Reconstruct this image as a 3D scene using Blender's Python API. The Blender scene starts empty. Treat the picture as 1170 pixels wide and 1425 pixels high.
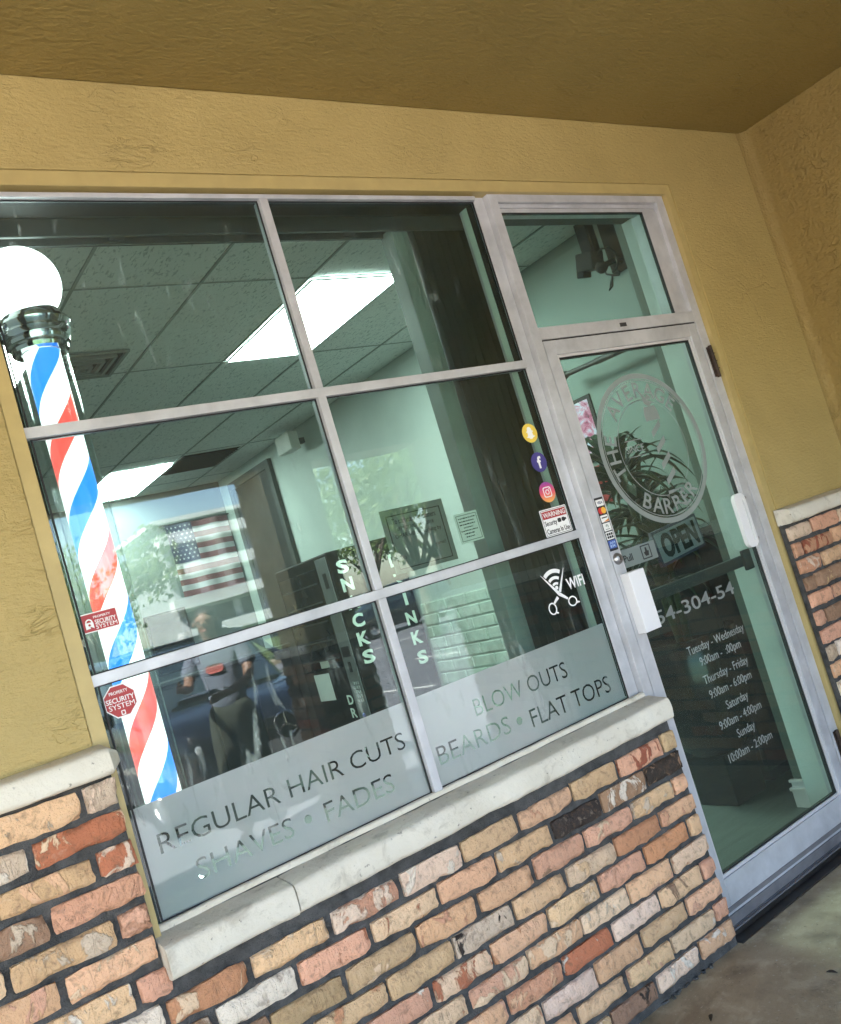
import bpy, bmesh, math, random
from math import radians as rad, sin, cos, pi
from mathutils import Vector, Matrix, noise as mnoise

random.seed(7)
sc = bpy.context.scene
col = sc.collection

# ---------------------------------------------------------------- helpers
class MB:
    """collects shapes; build() links them as ONE mesh object"""
    def __init__(s):
        s.v = []; s.f = []; s.attr = {}
    def quad(s, a, b, c, d):
        n = len(s.v); s.v += [tuple(a), tuple(b), tuple(c), tuple(d)]; s.f.append((n, n+1, n+2, n+3)); return s
    def poly(s, pts):
        n = len(s.v); s.v += [tuple(p) for p in pts]; s.f.append(tuple(range(n, n+len(pts)))); return s
    def box(s, x0, x1, y0, y1, z0, z1):
        n = len(s.v)
        s.v += [(x0,y0,z0),(x1,y0,z0),(x1,y1,z0),(x0,y1,z0),(x0,y0,z1),(x1,y0,z1),(x1,y1,z1),(x0,y1,z1)]
        s.f += [(n,n+3,n+2,n+1),(n+4,n+5,n+6,n+7),(n,n+1,n+5,n+4),(n+1,n+2,n+6,n+5),(n+2,n+3,n+7,n+6),(n+3,n,n+4,n+7)]
        return s
    def obox(s, c, sx, sy, sz, M=None):
        """box of size sx,sy,sz centred at c, rotated by 3x3 M"""
        n = len(s.v); M = M or Matrix.Identity(3); c = Vector(c)
        for dz in (-.5,.5):
            for dx,dy in ((-.5,-.5),(.5,-.5),(.5,.5),(-.5,.5)):
                s.v.append(tuple(c + M @ Vector((dx*sx, dy*sy, dz*sz))))
        s.f += [(n,n+3,n+2,n+1),(n+4,n+5,n+6,n+7),(n,n+1,n+5,n+4),(n+1,n+2,n+6,n+5),(n+2,n+3,n+7,n+6),(n+3,n,n+4,n+7)]
        return s
    def prism(s, pts, d0, d1, axis='y'):
        """polygon pts (2-D) extruded along an axis"""
        def P(p, d):
            return {'y': (p[0], d, p[1]), 'x': (d, p[0], p[1]), 'z': (p[0], p[1], d)}[axis]
        n = len(s.v); k = len(pts)
        s.v += [P(p, d0) for p in pts] + [P(p, d1) for p in pts]
        s.f.append(tuple(n+i for i in range(k))); s.f.append(tuple(n+k+i for i in reversed(range(k))))
        for i in range(k):
            j = (i+1) % k
            s.f.append((n+i, n+k+i, n+k+j, n+j))
        return s
    def lathe(s, prof, c=(0,0,0), seg=32, M=None):
        """profile [(r,z)] spun about z through c"""
        M = M or Matrix.Identity(3); c = Vector(c); n = len(s.v); k = len(prof)
        for i in range(seg):
            a = 2*pi*i/seg
            for r, z in prof:
                s.v.append(tuple(c + M @ Vector((r*cos(a), r*sin(a), z))))
        for i in range(seg):
            j = (i+1) % seg
            for q in range(k-1):
                s.f.append((n+i*k+q, n+j*k+q, n+j*k+q+1, n+i*k+q+1))
        return s
    def tube(s, pts, r, seg=10, cap=True):
        """tube along pts; r scalar or list"""
        pts = [Vector(p) for p in pts]; n = len(s.v); k = len(pts)
        rs = r if isinstance(r, (list, tuple)) else [r]*k
        up = Vector((0.13,0.31,0.94)).normalized()
        for i, p in enumerate(pts):
            t = (pts[min(i+1,k-1)] - pts[max(i-1,0)]).normalized()
            if abs(t.dot(up)) > .97: up = Vector((0.9,0.2,0.1)).normalized()
            a = t.cross(up).normalized(); b = t.cross(a).normalized(); up = b.cross(t) if False else up
            for q in range(seg):
                th = 2*pi*q/seg
                s.v.append(tuple(p + (a*cos(th) + b*sin(th))*rs[i]))
        for i in range(k-1):
            for q in range(seg):
                w = (q+1) % seg
                s.f.append((n+i*seg+q, n+i*seg+w, n+(i+1)*seg+w, n+(i+1)*seg+q))
        if cap:
            s.f.append(tuple(n+q for q in reversed(range(seg))))
            s.f.append(tuple(n+(k-1)*seg+q for q in range(seg)))
        return s
    def add(s, verts, faces):
        n = len(s.v); s.v += [tuple(v) for v in verts]; s.f += [tuple(n+i for i in f) for f in faces]; return s
    def build(s, name, m, parent=None, smooth=False, bevel=0, loc=None, local=False, seg=2, auto=None, sub=0):
        me = bpy.data.meshes.new(name)
        off = Vector((0,0,0))
        if parent is not None and not local: off = wloc(parent)
        if loc is not None and not local: off = off + Vector(loc) if parent is not None else Vector(loc)
        me.from_pydata([tuple(Vector(v) - off) for v in s.v], [], s.f)
        for an, data in s.attr.items():
            a = me.attributes.new(an, 'FLOAT_COLOR', 'POINT')
            a.data.foreach_set('color', [x for c in data for x in c])
        bm = bmesh.new(); bm.from_mesh(me)
        bmesh.ops.recalc_face_normals(bm, faces=bm.faces)
        bm.to_mesh(me); bm.free()
        if m: me.materials.append(m)
        o = bpy.data.objects.new(name, me); col.objects.link(o)
        if parent is not None: o.parent = parent
        if loc is not None: o.location = loc
        if bevel:
            b = o.modifiers.new('bevel', 'BEVEL'); b.width = bevel; b.segments = seg; b.limit_method = 'ANGLE'; b.angle_limit = rad(40)
        if sub:
            b = o.modifiers.new('sub', 'SUBSURF'); b.levels = sub; b.render_levels = sub
        if smooth or auto:
            for p in me.polygons: p.use_smooth = True
            if auto:
                try: me.set_sharp_from_angle(angle=rad(auto))
                except Exception: pass
        return o

def wloc(o):
    p = Vector((0,0,0))
    while o is not None: p = p + o.location; o = o.parent
    return p
def tag(o, label=None, cat=None, group=None, kind=None):
    if label: o['label'] = label
    if cat: o['category'] = cat
    if group: o['group'] = group
    if kind: o['kind'] = kind
    return o
def thing(name, label, cat, loc=(0,0,0), rz=0, group=None):
    o = bpy.data.objects.new(name, None); col.objects.link(o); o.location = loc; o.rotation_euler = (0,0,rz)
    o.empty_display_size = .1
    return tag(o, label, cat, group)
def dup(root, loc, rz=None, label=None):
    r = root.copy(); col.objects.link(r); r.location = loc
    if rz is not None: r.rotation_euler = (0,0,rz)
    if label: r['label'] = label
    for ch in list(root.children):
        c = ch.copy(); col.objects.link(c); c.parent = r
        for g in list(ch.children):
            d = g.copy(); col.objects.link(d); d.parent = c
    return r

# ---------------------------------------------------------------- materials
def newmat(name):
    m = bpy.data.materials.new(name); m.use_nodes = True
    return m, m.node_tree, m.node_tree.nodes['Principled BSDF']
def N(nt, t, **kw):
    n = nt.nodes.new(t)
    for k, v in kw.items(): setattr(n, k, v)
    return n
def setin(n, **kw):
    for k, v in kw.items(): n.inputs[k.replace('_', ' ')].default_value = v
def noise_n(nt, scale, detail=4, rough=.5, dist=0, vec=None, dim='3D'):
    n = N(nt, 'ShaderNodeTexNoise'); setin(n, Scale=scale, Detail=detail, Roughness=rough, Distortion=dist)
    if vec is not None: nt.links.new(vec, n.inputs['Vector'])
    return n
def pos(nt, scale=(1,1,1)):
    g = N(nt, 'ShaderNodeNewGeometry'); mp = N(nt, 'ShaderNodeMapping'); mp.inputs['Scale'].default_value = scale
    nt.links.new(g.outputs['Position'], mp.inputs['Vector']); return mp.outputs['Vector']
def opos(nt, scale=(1,1,1)):
    g = N(nt, 'ShaderNodeTexCoord'); mp = N(nt, 'ShaderNodeMapping'); mp.inputs['Scale'].default_value = scale
    nt.links.new(g.outputs['Object'], mp.inputs['Vector']); return mp.outputs['Vector']
def ramp(nt, fac, stops):
    r = N(nt, 'ShaderNodeValToRGB'); e = r.color_ramp.elements
    while len(e) < len(stops): e.new(.5)
    for i, (p, c) in enumerate(stops):
        e[i].position = p; e[i].color = (c, c, c, 1) if isinstance(c, (int, float)) else (*c, 1)
    nt.links.new(fac, r.inputs['Fac']); return r.outputs['Color']
def mixc(nt, fac, a, b, mode='MIX'):
    m = N(nt, 'ShaderNodeMix', data_type='RGBA', blend_type=mode)
    for s, v in ((0, fac), (6, a), (7, b)):
        if hasattr(v, 'links') or hasattr(v, 'is_linked'): nt.links.new(v, m.inputs[s])
        elif s == 0: m.inputs[s].default_value = v
        else: m.inputs[s].default_value = (*v, 1)
    return m.outputs[2]
def math_n(nt, op, a, b=None, clamp=False):
    m = N(nt, 'ShaderNodeMath', operation=op); m.use_clamp = clamp
    for i, v in enumerate((a, b)):
        if v is None: continue
        if hasattr(v, 'is_linked'): nt.links.new(v, m.inputs[i])
        else: m.inputs[i].default_value = v
    return m.outputs[0]
def bump(nt, h, strength=1, dist=.002, normal=None):
    b = N(nt, 'ShaderNodeBump'); b.inputs['Strength'].default_value = strength; b.inputs['Distance'].default_value = dist
    nt.links.new(h, b.inputs['Height'])
    if normal is not None: nt.links.new(normal, b.inputs['Normal'])
    return b.outputs['Normal']

def simple(name, c, rough=.5, metal=0, var=.08, vscale=6, bmp=0, bscale=60, emit=None, estr=0, spec=.5, c2=None, coat=0):
    """painted / plain surface with some procedural wear so nothing is perfectly flat"""
    m, nt, b = newmat(name); L = nt.links.new
    p = opos(nt)
    n = noise_n(nt, vscale, 6, .6, .3, p)
    c2 = c2 or tuple(x*(1-var*2) for x in c)
    cc = mixc(nt, ramp(nt, n.outputs['Fac'], [(.35, 0), (.68, 1)]), tuple(min(1, x*(1+var*.5)) for x in c), c2)
    L(cc, b.inputs['Base Color'])
    rr = N(nt, 'ShaderNodeMapRange'); rr.inputs['To Min'].default_value = max(0, rough-.08); rr.inputs['To Max'].default_value = min(1, rough+.1)
    L(n.outputs['Fac'], rr.inputs['Value']); L(rr.outputs['Result'], b.inputs['Roughness'])
    b.inputs['Metallic'].default_value = metal
    b.inputs['Specular IOR Level'].default_value = spec
    b.inputs['Coat Weight'].default_value = coat
    if bmp:
        nb = noise_n(nt, bscale, 4, .6, 0, p); L(bump(nt, nb.outputs['Fac'], 1, bmp), b.inputs['Normal'])
    if emit:
        b.inputs['Emission Color'].default_value = (*emit, 1); b.inputs['Emission Strength'].default_value = estr
    return m

def stucco(name, c, ridge=.0035, scale=1.0, streak=(1.0, 1.0, 2.4)):
    """painted skip-trowel stucco: fine grain, trowel ridges, small pits, faint stains"""
    m, nt, b = newmat(name); L = nt.links.new
    p = pos(nt); ps = pos(nt, streak)
    stain = noise_n(nt, 1.3, 7, .66, .4, p)
    cc = mixc(nt, ramp(nt, stain.outputs['Fac'], [(.3, 0), (.75, 1)]), tuple(x*1.08 for x in c), (c[0]*.82, c[1]*.81, c[2]*.76))
    pit = noise_n(nt, 46*scale, 3, .5, 0, ps)
    cc = mixc(nt, ramp(nt, pit.outputs['Fac'], [(.70, 0), (.76, .55)]), cc, (c[0]*.45, c[1]*.40, c[2]*.32))
    L(cc, b.inputs['Base Color'])
    b.inputs['Roughness'].default_value = .52; b.inputs['Specular IOR Level'].default_value = .35
    # float-finish relief: soft undulation, medium grain, and sparse short trowel ridges
    und = noise_n(nt, 3.2*scale, 3, .5, 0, ps); mid = noise_n(nt, 30*scale, 6, .68, .25, ps); fine = noise_n(nt, 150*scale, 3, .6, 0, p)
    msk = ramp(nt, noise_n(nt, 5.5*scale, 4, .6, 0, p).outputs['Fac'], [(.50, 0), (.64, 1)])
    rg = noise_n(nt, 9*scale, 6, .55, .6, ps)
    rid = math_n(nt, 'MULTIPLY', ramp(nt, rg.outputs['Fac'], [(.47, 0), (.495, 1), (.505, .45), (.56, 0)]), msk)
    h = math_n(nt, 'ADD', math_n(nt, 'MULTIPLY', und.outputs['Fac'], 1.2), math_n(nt, 'MULTIPLY', mid.outputs['Fac'], .75))
    h = math_n(nt, 'ADD', h, math_n(nt, 'MULTIPLY', rid, .55))
    h = math_n(nt, 'ADD', h, math_n(nt, 'MULTIPLY', fine.outputs['Fac'], .30))
    h = math_n(nt, 'ADD', h, math_n(nt, 'MULTIPLY', pit.outputs['Fac'], .9))
    # hairline cracks
    wq = N(nt, 'ShaderNodeVectorMath', operation='ADD'); wn = noise_n(nt, 3.0, 4, .6, 0, p); ws = N(nt, 'ShaderNodeVectorMath', operation='SCALE'); ws.inputs['Scale'].default_value = .35
    L(wn.outputs['Color'], ws.inputs[0]); L(p, wq.inputs[0]); L(ws.outputs[0], wq.inputs[1])
    vo = N(nt, 'ShaderNodeTexVoronoi', feature='DISTANCE_TO_EDGE'); vo.inputs['Scale'].default_value = 2.1; L(wq.outputs[0], vo.inputs['Vector'])
    ck = math_n(nt, 'MULTIPLY', ramp(nt, vo.outputs['Distance'], [(0, 1), (.006, .6), (.012, 0)]), ramp(nt, noise_n(nt, 1.6, 3, .5, 0, p).outputs['Fac'], [(.56, 0), (.62, 1)]))
    cc = mixc(nt, math_n(nt, 'MULTIPLY', ck, .22), cc, (c[0]*.42, c[1]*.36, c[2]*.30)); L(cc, b.inputs['Base Color'])
    h = math_n(nt, 'ADD', h, math_n(nt, 'MULTIPLY', ck, -.3))
    L(bump(nt, h, 1.0, ridge), b.inputs['Normal'])
    return m

def glass_mat(name, tint, smear=.0):
    m = bpy.data.materials.new(name); m.use_nodes = True; nt = m.node_tree; L = nt.links.new
    for n in list(nt.nodes): nt.nodes.remove(n)
    out = N(nt, 'ShaderNodeOutputMaterial')
    tr = N(nt, 'ShaderNodeBsdfTransparent'); tr.inputs['Color'].default_value = (*tint, 1)
    gl = N(nt, 'ShaderNodeBsdfGlossy'); gl.inputs['Roughness'].default_value = 0.0; gl.inputs['Color'].default_value = (.97, .98, 1, 1)
    g = N(nt, 'ShaderNodeNewGeometry'); dt = N(nt, 'ShaderNodeVectorMath', operation='DOT_PRODUCT')
    L(g.outputs['Incoming'], dt.inputs[0]); L(g.outputs['Normal'], dt.inputs[1])
    c = math_n(nt, 'ABSOLUTE', dt.outputs['Value'])
    k = math_n(nt, 'POWER', math_n(nt, 'SUBTRACT', 1.0, c), 5.0)
    fac = math_n(nt, 'ADD', math_n(nt, 'MULTIPLY', k, .94), GLASS_F0, clamp=True)
    # the reflective pane's own slight waviness
    wv = noise_n(nt, 1.7, 2, .4, 0, pos(nt)); L(bump(nt, wv.outputs['Fac'], .12, .004), gl.inputs['Normal'])
    mx = N(nt, 'ShaderNodeMixShader'); L(fac, mx.inputs['Fac']); L(tr.outputs[0], mx.inputs[1]); L(gl.outputs[0], mx.inputs[2])
    last = mx.outputs[0]
    if smear:
        # dried wipe marks: thin white dusty streaks
        mp = N(nt, 'ShaderNodeMapping'); mp.inputs['Rotation'].default_value = (0, .55, 0); mp.inputs['Scale'].default_value = (24, 1, 5)
        L(g.outputs['Position'], mp.inputs['Vector'])
        a = noise_n(nt, 1.0, 5, .65, 1.6, mp.outputs['Vector'])
        bl = noise_n(nt, 2.3, 3, .5, 0, pos(nt))
        f = math_n(nt, 'MULTIPLY', ramp(nt, a.outputs['Fac'], [(.57, 0), (.70, 1)]), ramp(nt, bl.outputs['Fac'], [(.5, 0), (.68, 1)]))
        f = math_n(nt, 'MULTIPLY', f, smear)
        f = math_n(nt, 'ADD', f, .014)
        tl = N(nt, 'ShaderNodeBsdfTranslucent'); tl.inputs['Color'].default_value = (.9, .95, .93, 1)
        df = N(nt, 'ShaderNodeBsdfDiffuse'); df.inputs['Color'].default_value = (.7, .75, .73, 1)
        ad = N(nt, 'ShaderNodeMixShader'); ad.inputs['Fac'].default_value = .5
        L(tl.outputs[0], ad.inputs[1]); L(df.outputs[0], ad.inputs[2])
        m2 = N(nt, 'ShaderNodeMixShader'); L(f, m2.inputs['Fac']); L(last, m2.inputs[1]); L(ad.outputs[0], m2.inputs[2]); last = m2.outputs[0]
    L(last, out.inputs['Surface']); return m

def film_mat(name, c, transp, transl=.5, rough_noise=True):
    """frosted vinyl: part clear, part diffuse, part translucent"""
    m = bpy.data.materials.new(name); m.use_nodes = True; nt = m.node_tree; L = nt.links.new
    for n in list(nt.nodes): nt.nodes.remove(n)
    out = N(nt, 'ShaderNodeOutputMaterial')
    tr = N(nt, 'ShaderNodeBsdfTransparent'); df = N(nt, 'ShaderNodeBsdfDiffuse'); tl = N(nt, 'ShaderNodeBsdfTranslucent')
    n = noise_n(nt, 3.1, 5, .6, .4, pos(nt))
    cc = mixc(nt, ramp(nt, n.outputs['Fac'], [(.3, 0), (.7, 1)]), c, tuple(x*.93 for x in c))
    L(cc, df.inputs['Color']); L(cc, tl.inputs['Color'])
    a = N(nt, 'ShaderNodeMixShader'); a.inputs['Fac'].default_value = transl; L(df.outputs[0], a.inputs[1]); L(tl.outputs[0], a.inputs[2])
    b = N(nt, 'ShaderNodeMixShader'); b.inputs['Fac'].default_value = transp; L(a.outputs[0], b.inputs[1]); L(tr.outputs[0], b.inputs[2])
    L(b.outputs[0], out.inputs['Surface']); return m

def emis(name, c, s):
    m = bpy.data.materials.new(name); m.use_nodes = True; nt = m.node_tree
    b = nt.nodes['Principled BSDF']; b.inputs['Base Color'].default_value = (.9, .9, .9, 1)
    b.inputs['Emission Color'].default_value = (*c, 1); b.inputs['Emission Strength'].default_value = s
    return m

GLASS_F0 = .043

# ---------------------------------------------------------------- lettering
_fc = {}
def text_loops(s, bold=0.0):
    l = _loops(s, bold)
    if bold:
        n = len(_loops(s, 0.0)); b = bold
        while len(l) < n and abs(b) > .0015: b *= .6; l = _loops(s, b)
        if len(l) < n: l = _loops(s, 0.0)
    return l
def _loops(s, bold=0.0):
    """outline loops (2-D) of a string set in the built-in font"""
    key = (s, bold)
    if key in _fc: return _fc[key]
    cu = bpy.data.curves.new('lettering', 'FONT'); cu.body = s; cu.size = 1; cu.offset = bold; cu.resolution_u = 3
    o = bpy.data.objects.new('lettering', cu); col.objects.link(o)
    dg = bpy.context.evaluated_depsgraph_get(); me = bpy.data.meshes.new_from_object(o.evaluated_get(dg))
    bm = bmesh.new(); bm.from_mesh(me); bmesh.ops.remove_doubles(bm, verts=bm.verts, dist=1e-5)
    nxt = {}
    for e in bm.edges:
        if len(e.link_loops) == 1:
            l = e.link_loops[0]; nxt.setdefault(l.vert.index, []).append(l.link_loop_next.vert.index)
    P = [v.co.copy() for v in bm.verts]; loops = []
    while nxt:
        k = next(iter(nxt)); lp = []
        cur = k
        while cur in nxt:
            lp.append((P[cur].x, P[cur].y)); t = nxt[cur].pop()
            if not nxt[cur]: del nxt[cur]
            cur = t
        if len(lp) > 2: loops.append(lp)
    bm.free(); bpy.data.objects.remove(o); bpy.data.curves.remove(cu); bpy.data.meshes.remove(me)
    _fc[key] = loops; return loops
def fit(loops, x0, x1, z0, z1):
    xs = [p[0] for l in loops for p in l]; zs = [p[1] for l in loops for p in l]
    ax, bx, az, bz = min(xs), max(xs), min(zs), max(zs)
    return [[(x0+(p[0]-ax)/(bx-ax)*(x1-x0), z0+(p[1]-az)/(bz-az)*(z1-z0)) for p in l] for l in loops]
def cap(loops, s, x, z, ref='H', bold=0, align='c', wscale=1.0):
    """place string so its capital height is s, baseline z; align about x"""
    H = max(p[1] for l in text_loops(ref, bold) for p in l); k = s/H
    xs = [p[0] for l in loops for p in l]; a, b = min(xs), max(xs); w = k*wscale
    sh = {'c': x-(a+b)/2*w, 'l': x-a*w, 'r': x-b*w}[align]
    return [[(sh+p[0]*w, z+p[1]*k) for p in l] for l in loops]
def circ(cx, cz, r, n=40, rz=None):
    rz = rz or r
    return [(cx+r*cos(2*pi*i/n), cz+rz*sin(2*pi*i/n)) for i in range(n)]
def rect(x0, x1, z0, z1): return [(x0, z0), (x1, z0), (x1, z1), (x0, z1)]
def rrect(x0, x1, z0, z1, r, n=6):
    o = []
    for cx, cz, a in ((x1-r, z0+r, -90), (x1-r, z1-r, 0), (x0+r, z1-r, 90), (x0+r, z0+r, 180)):
        o += [(cx+r*cos(rad(a+90*i/n)), cz+r*sin(rad(a+90*i/n))) for i in range(n+1)]
    return o
def rot2(loops, ang, cx, cz):
    c, s = cos(ang), sin(ang)
    return [[(cx+(p[0]-cx)*c-(p[1]-cz)*s, cz+(p[0]-cx)*s+(p[1]-cz)*c) for p in l] for l in loops]
def flat(name, loops, y, thick, m, parent=None, xf=None, loc=None):
    """even-odd filled outline(s) in the x-z plane, front at y, real thickness behind it; xf maps (x,z,depth)->world"""
    cu = bpy.data.curves.new('outline', 'CURVE'); cu.dimensions = '2D'; cu.fill_mode = 'BOTH'; cu.extrude = thick/2
    for l in loops:
        sp = cu.splines.new('POLY'); sp.points.add(len(l)-1); sp.use_cyclic_u = True
        for q, p in zip(sp.points, l): q.co = (p[0], p[1], 0, 1)
    o = bpy.data.objects.new('outline', cu); col.objects.link(o)
    dg = bpy.context.evaluated_depsgraph_get(); me = bpy.data.meshes.new_from_object(o.evaluated_get(dg))
    bpy.data.objects.remove(o); bpy.data.curves.remove(cu)
    off = wloc(parent) if parent is not None else Vector((0,0,0))
    if loc is not None: off = Vector(loc)
    f = xf or (lambda x, z, d: (x, y + d, z))
    for v in me.vertices:
        v.co = Vector(f(v.co.x, v.co.y, thick/2 - v.co.z)) - off
    me.materials.clear(); me.materials.append(m); me.name = name
    ob = bpy.data.objects.new(name, me); col.objects.link(ob)
    if parent is not None: ob.parent = parent
    if loc is not None: ob.location = loc
    return ob
EXPOSURE = 3.9
# ================================================================ materials of the shopfront
MUSTARD = (.415, .315, .128)
M = {}
M['stucco'] = stucco('mustard_stucco', MUSTARD, ridge=.0038)
M['stucco_ceiling'] = stucco('shaded_ceiling_stucco', (.275, .198, .066), ridge=.0045, scale=.8, streak=(1, 2.2, 1))  # same mustard paint, darkened to put the soffit's shade into the colour
M['stucco_side'] = stucco('shaded_rough_stucco', (.30, .21, .072), ridge=.008, scale=1.5, streak=(1, 1, 1))  # same mustard paint coloured darker, standing in for the side wall's shade
M['trim_paint'] = simple('mustard_trim_paint', (.45, .345, .142), .45, var=.06, vscale=9, bmp=.0006, bscale=50)
M['mortar'] = simple('dark_mortar', (.082, .079, .077), .92, var=.3, vscale=26, bmp=.006, bscale=170)
M['alu'] = simple('aluminium_frame', (.565, .57, .605), .38, .25, var=.12, vscale=7, bmp=.0002, bscale=300)
M['alu_dark'] = simple('weathered_aluminium', (.22, .21, .22), .45, .3, var=.14, vscale=8, bmp=.0004, bscale=200)
M['gasket'] = simple('black_gasket', (.012, .012, .013), .6, var=.1)
M['white_paint'] = simple('white_enamel', (.78, .77, .80), .35, var=.03, vscale=4)
M['chrome'] = simple('chrome', (.62, .63, .64), .08, 1, var=.05)
M['steel'] = simple('brushed_steel', (.42, .41, .42), .3, .9, var=.12, vscale=20)
M['hinge'] = simple('rusty_brown_hinge', (.055, .032, .024), .6, .3, var=.3, vscale=30)
M['black'] = simple('black_plastic', (.012, .012, .013), .4, var=.15)
M['black_matt'] = simple('matt_black', (.010, .010, .011), .8, var=.15)
M['charcoal'] = simple('charcoal', (.03, .03, .032), .5, var=.15)
M['red'] = simple('sign_red', (.38, .018, .022), .4, var=.05)
M['white'] = simple('white_vinyl', (.82, .82, .82), .45, var=.02)
M['ink'] = simple('black_ink', (.012, .012, .014), .5, var=.05)
M['glass'] = glass_mat('tinted_window_glass', (.772, .875, .838), .30)
M['glass_door'] = glass_mat('tinted_door_glass', (.75, .88, .83), .03)
M['frost'] = film_mat('frosted_film', (.97, .80, .87), .03, .45)
M['frost_door'] = film_mat('etched_door_vinyl', (.36, .38, .37), .20, .35)

# limestone
m, nt, b = newmat('limestone'); L = nt.links.new
p = pos(nt)
n1 = noise_n(nt, 3.5, 6, .65, .3, p); n2 = noise_n(nt, 60, 4, .6, 0, p); n3 = noise_n(nt, 14, 5, .65, .8, p)
cc = mixc(nt, ramp(nt, n1.outputs['Fac'], [(.3, 0), (.7, 1)]), (.72, .67, .58), (.58, .525, .435))
cc = mixc(nt, ramp(nt, n3.outputs['Fac'], [(.56, 0), (.72, .6)]), cc, (.30, .255, .195))
cc = mixc(nt, ramp(nt, n2.outputs['Fac'], [(.66, 0), (.72, .8)]), cc, (.16, .14, .12))
L(cc, b.inputs['Base Color']); b.inputs['Roughness'].default_value = .8
L(bump(nt, math_n(nt, 'ADD', n2.outputs['Fac'], n3.outputs['Fac']), .8, .004), b.inputs['Normal'])
M['limestone'] = m

# reclaimed brick: two colours per brick carried as attributes, smeared with mortar wash and char
m, nt, b = newmat('reclaimed_brick'); L = nt.links.new
p = pos(nt)
ac = N(nt, 'ShaderNodeAttribute', attribute_name='bcol'); ap = N(nt, 'ShaderNodeAttribute', attribute_name='pcol'); ar = N(nt, 'ShaderNodeAttribute', attribute_name='brnd')
sh = N(nt, 'ShaderNodeVectorMath', operation='ADD'); L(p, sh.inputs[0])
sv = N(nt, 'ShaderNodeVectorMath', operation='SCALE'); L(ar.outputs['Color'], sv.inputs[0]); sv.inputs['Scale'].default_value = 37; L(sv.outputs[0], sh.inputs[1])
v = sh.outputs[0]
mp = N(nt, 'ShaderNodeMapping'); mp.inputs['Scale'].default_value = (1, 1, .55); L(v, mp.inputs['Vector'])
na = noise_n(nt, 17, 6, .62, .8, mp.outputs['Vector'])
thr = N(nt, 'ShaderNodeMapRange'); thr.interpolation_type = 'SMOOTHSTEP'
L(na.outputs['Fac'], thr.inputs['Value'])
sepr = N(nt, 'ShaderNodeSeparateColor'); L(ar.outputs['Color'], sepr.inputs['Color'])
t0 = math_n(nt, 'SUBTRACT', .78, math_n(nt, 'MULTIPLY', ap.outputs['Alpha'], .42))
L(t0, thr.inputs['From Min']); L(math_n(nt, 'ADD', t0, .045), thr.inputs['From Max'])
cc = mixc(nt, thr.outputs['Result'], ac.outputs['Color'], ap.outputs['Color'])
nb = noise_n(nt, 46, 5, .65, .3, v)
cc = mixc(nt, ramp(nt, nb.outputs['Fac'], [(.33, .5), (.47, 0), (.52, 0)]), cc, (.17, .10, .065), 'MIX')
cc = mixc(nt, ramp(nt, nb.outputs['Fac'], [(.58, 0), (.74, .3)]), cc, (.68, .53, .40))
npit = noise_n(nt, 150, 3, .6, 0, v)
cc = mixc(nt, ramp(nt, npit.outputs['Fac'], [(.69, 0), (.74, .85)]), cc, (.07, .05, .04))
nw = noise_n(nt, 9, 6, .7, .6, v)
cc = mixc(nt, ramp(nt, nw.outputs['Fac'], [(.67, 0), (.72, .6)]), cc, (.62, .56, .49))
mk = N(nt, 'ShaderNodeMapping'); mk.inputs['Scale'].default_value = (19, 19, 2.5); L(v, mk.inputs['Vector']); nk = noise_n(nt, 1.0, 3, .55, .4, mk.outputs['Vector'])
kl = ramp(nt, nk.outputs['Fac'], [(.485, 0), (.50, 1), (.515, 0)])
cc = mixc(nt, math_n(nt, 'MULTIPLY', kl, .13), cc, (.14, .075, .05))
L(cc, b.inputs['Base Color']); b.inputs['Roughness'].default_value = .88; b.inputs['Specular IOR Level'].default_value = .25
h = math_n(nt, 'ADD', math_n(nt, 'MULTIPLY', thr.outputs['Result'], .35), math_n(nt, 'ADD', nb.outputs['Fac'], math_n(nt, 'MULTIPLY', npit.outputs['Fac'], -.5)))
h = math_n(nt, 'ADD', h, math_n(nt, 'MULTIPLY', na.outputs['Fac'], 1.2))
h = math_n(nt, 'ADD', h, math_n(nt, 'MULTIPLY', kl, -.15))
L(bump(nt, h, 1.0, .007), b.inputs['Normal'])
M['brick'] = m

# stained concrete
m, nt, b = newmat('stained_concrete'); L = nt.links.new
p = pos(nt)
n1 = noise_n(nt, 2.6, 7, .62, .6, p); n2 = noise_n(nt, 9, 6, .65, .5, p); n3 = noise_n(nt, 70, 4, .6, 0, p); n4 = noise_n(nt, 5, 4, .5, .2, p)
cc = mixc(nt, ramp(nt, n1.outputs['Fac'], [(.32, 0), (.66, 1)]), (.20, .150, .092), (.385, .32, .215))
cc = mixc(nt, ramp(nt, n2.outputs['Fac'], [(.50, 0), (.68, .7)]), cc, (.50, .425, .30))
cc = mixc(nt, ramp(nt, n4.outputs['Fac'], [(.56, 0), (.70, .6)]), cc, (.085, .064, .044))
cc = mixc(nt, ramp(nt, n3.outputs['Fac'], [(.62, 0), (.72, .7)]), cc, (.50, .48, .42))
cc = mixc(nt, ramp(nt, n3.outputs['Fac'], [(.28, .6), (.38, 0)]), cc, (.07, .06, .045))
L(cc, b.inputs['Base Color']); b.inputs['Roughness'].default_value = .55
L(bump(nt, math_n(nt, 'ADD', n3.outputs['Fac'], n2.outputs['Fac']), .5, .003), b.inputs['Normal'])
M['concrete'] = m

# ================================================================ ground under the porch
mb = MB(); mb.box(-8, 9, -3.7, -.078, -.30, 0.0); mb.box(-8, 2.262, -.0779, -.043, -.30, 0.0); mb.box(3.2, 3.88, -.0779, -.043, -.30, 0.0)
sw = mb.build('sidewalk', M['concrete']); tag(sw, kind='structure')

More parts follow.
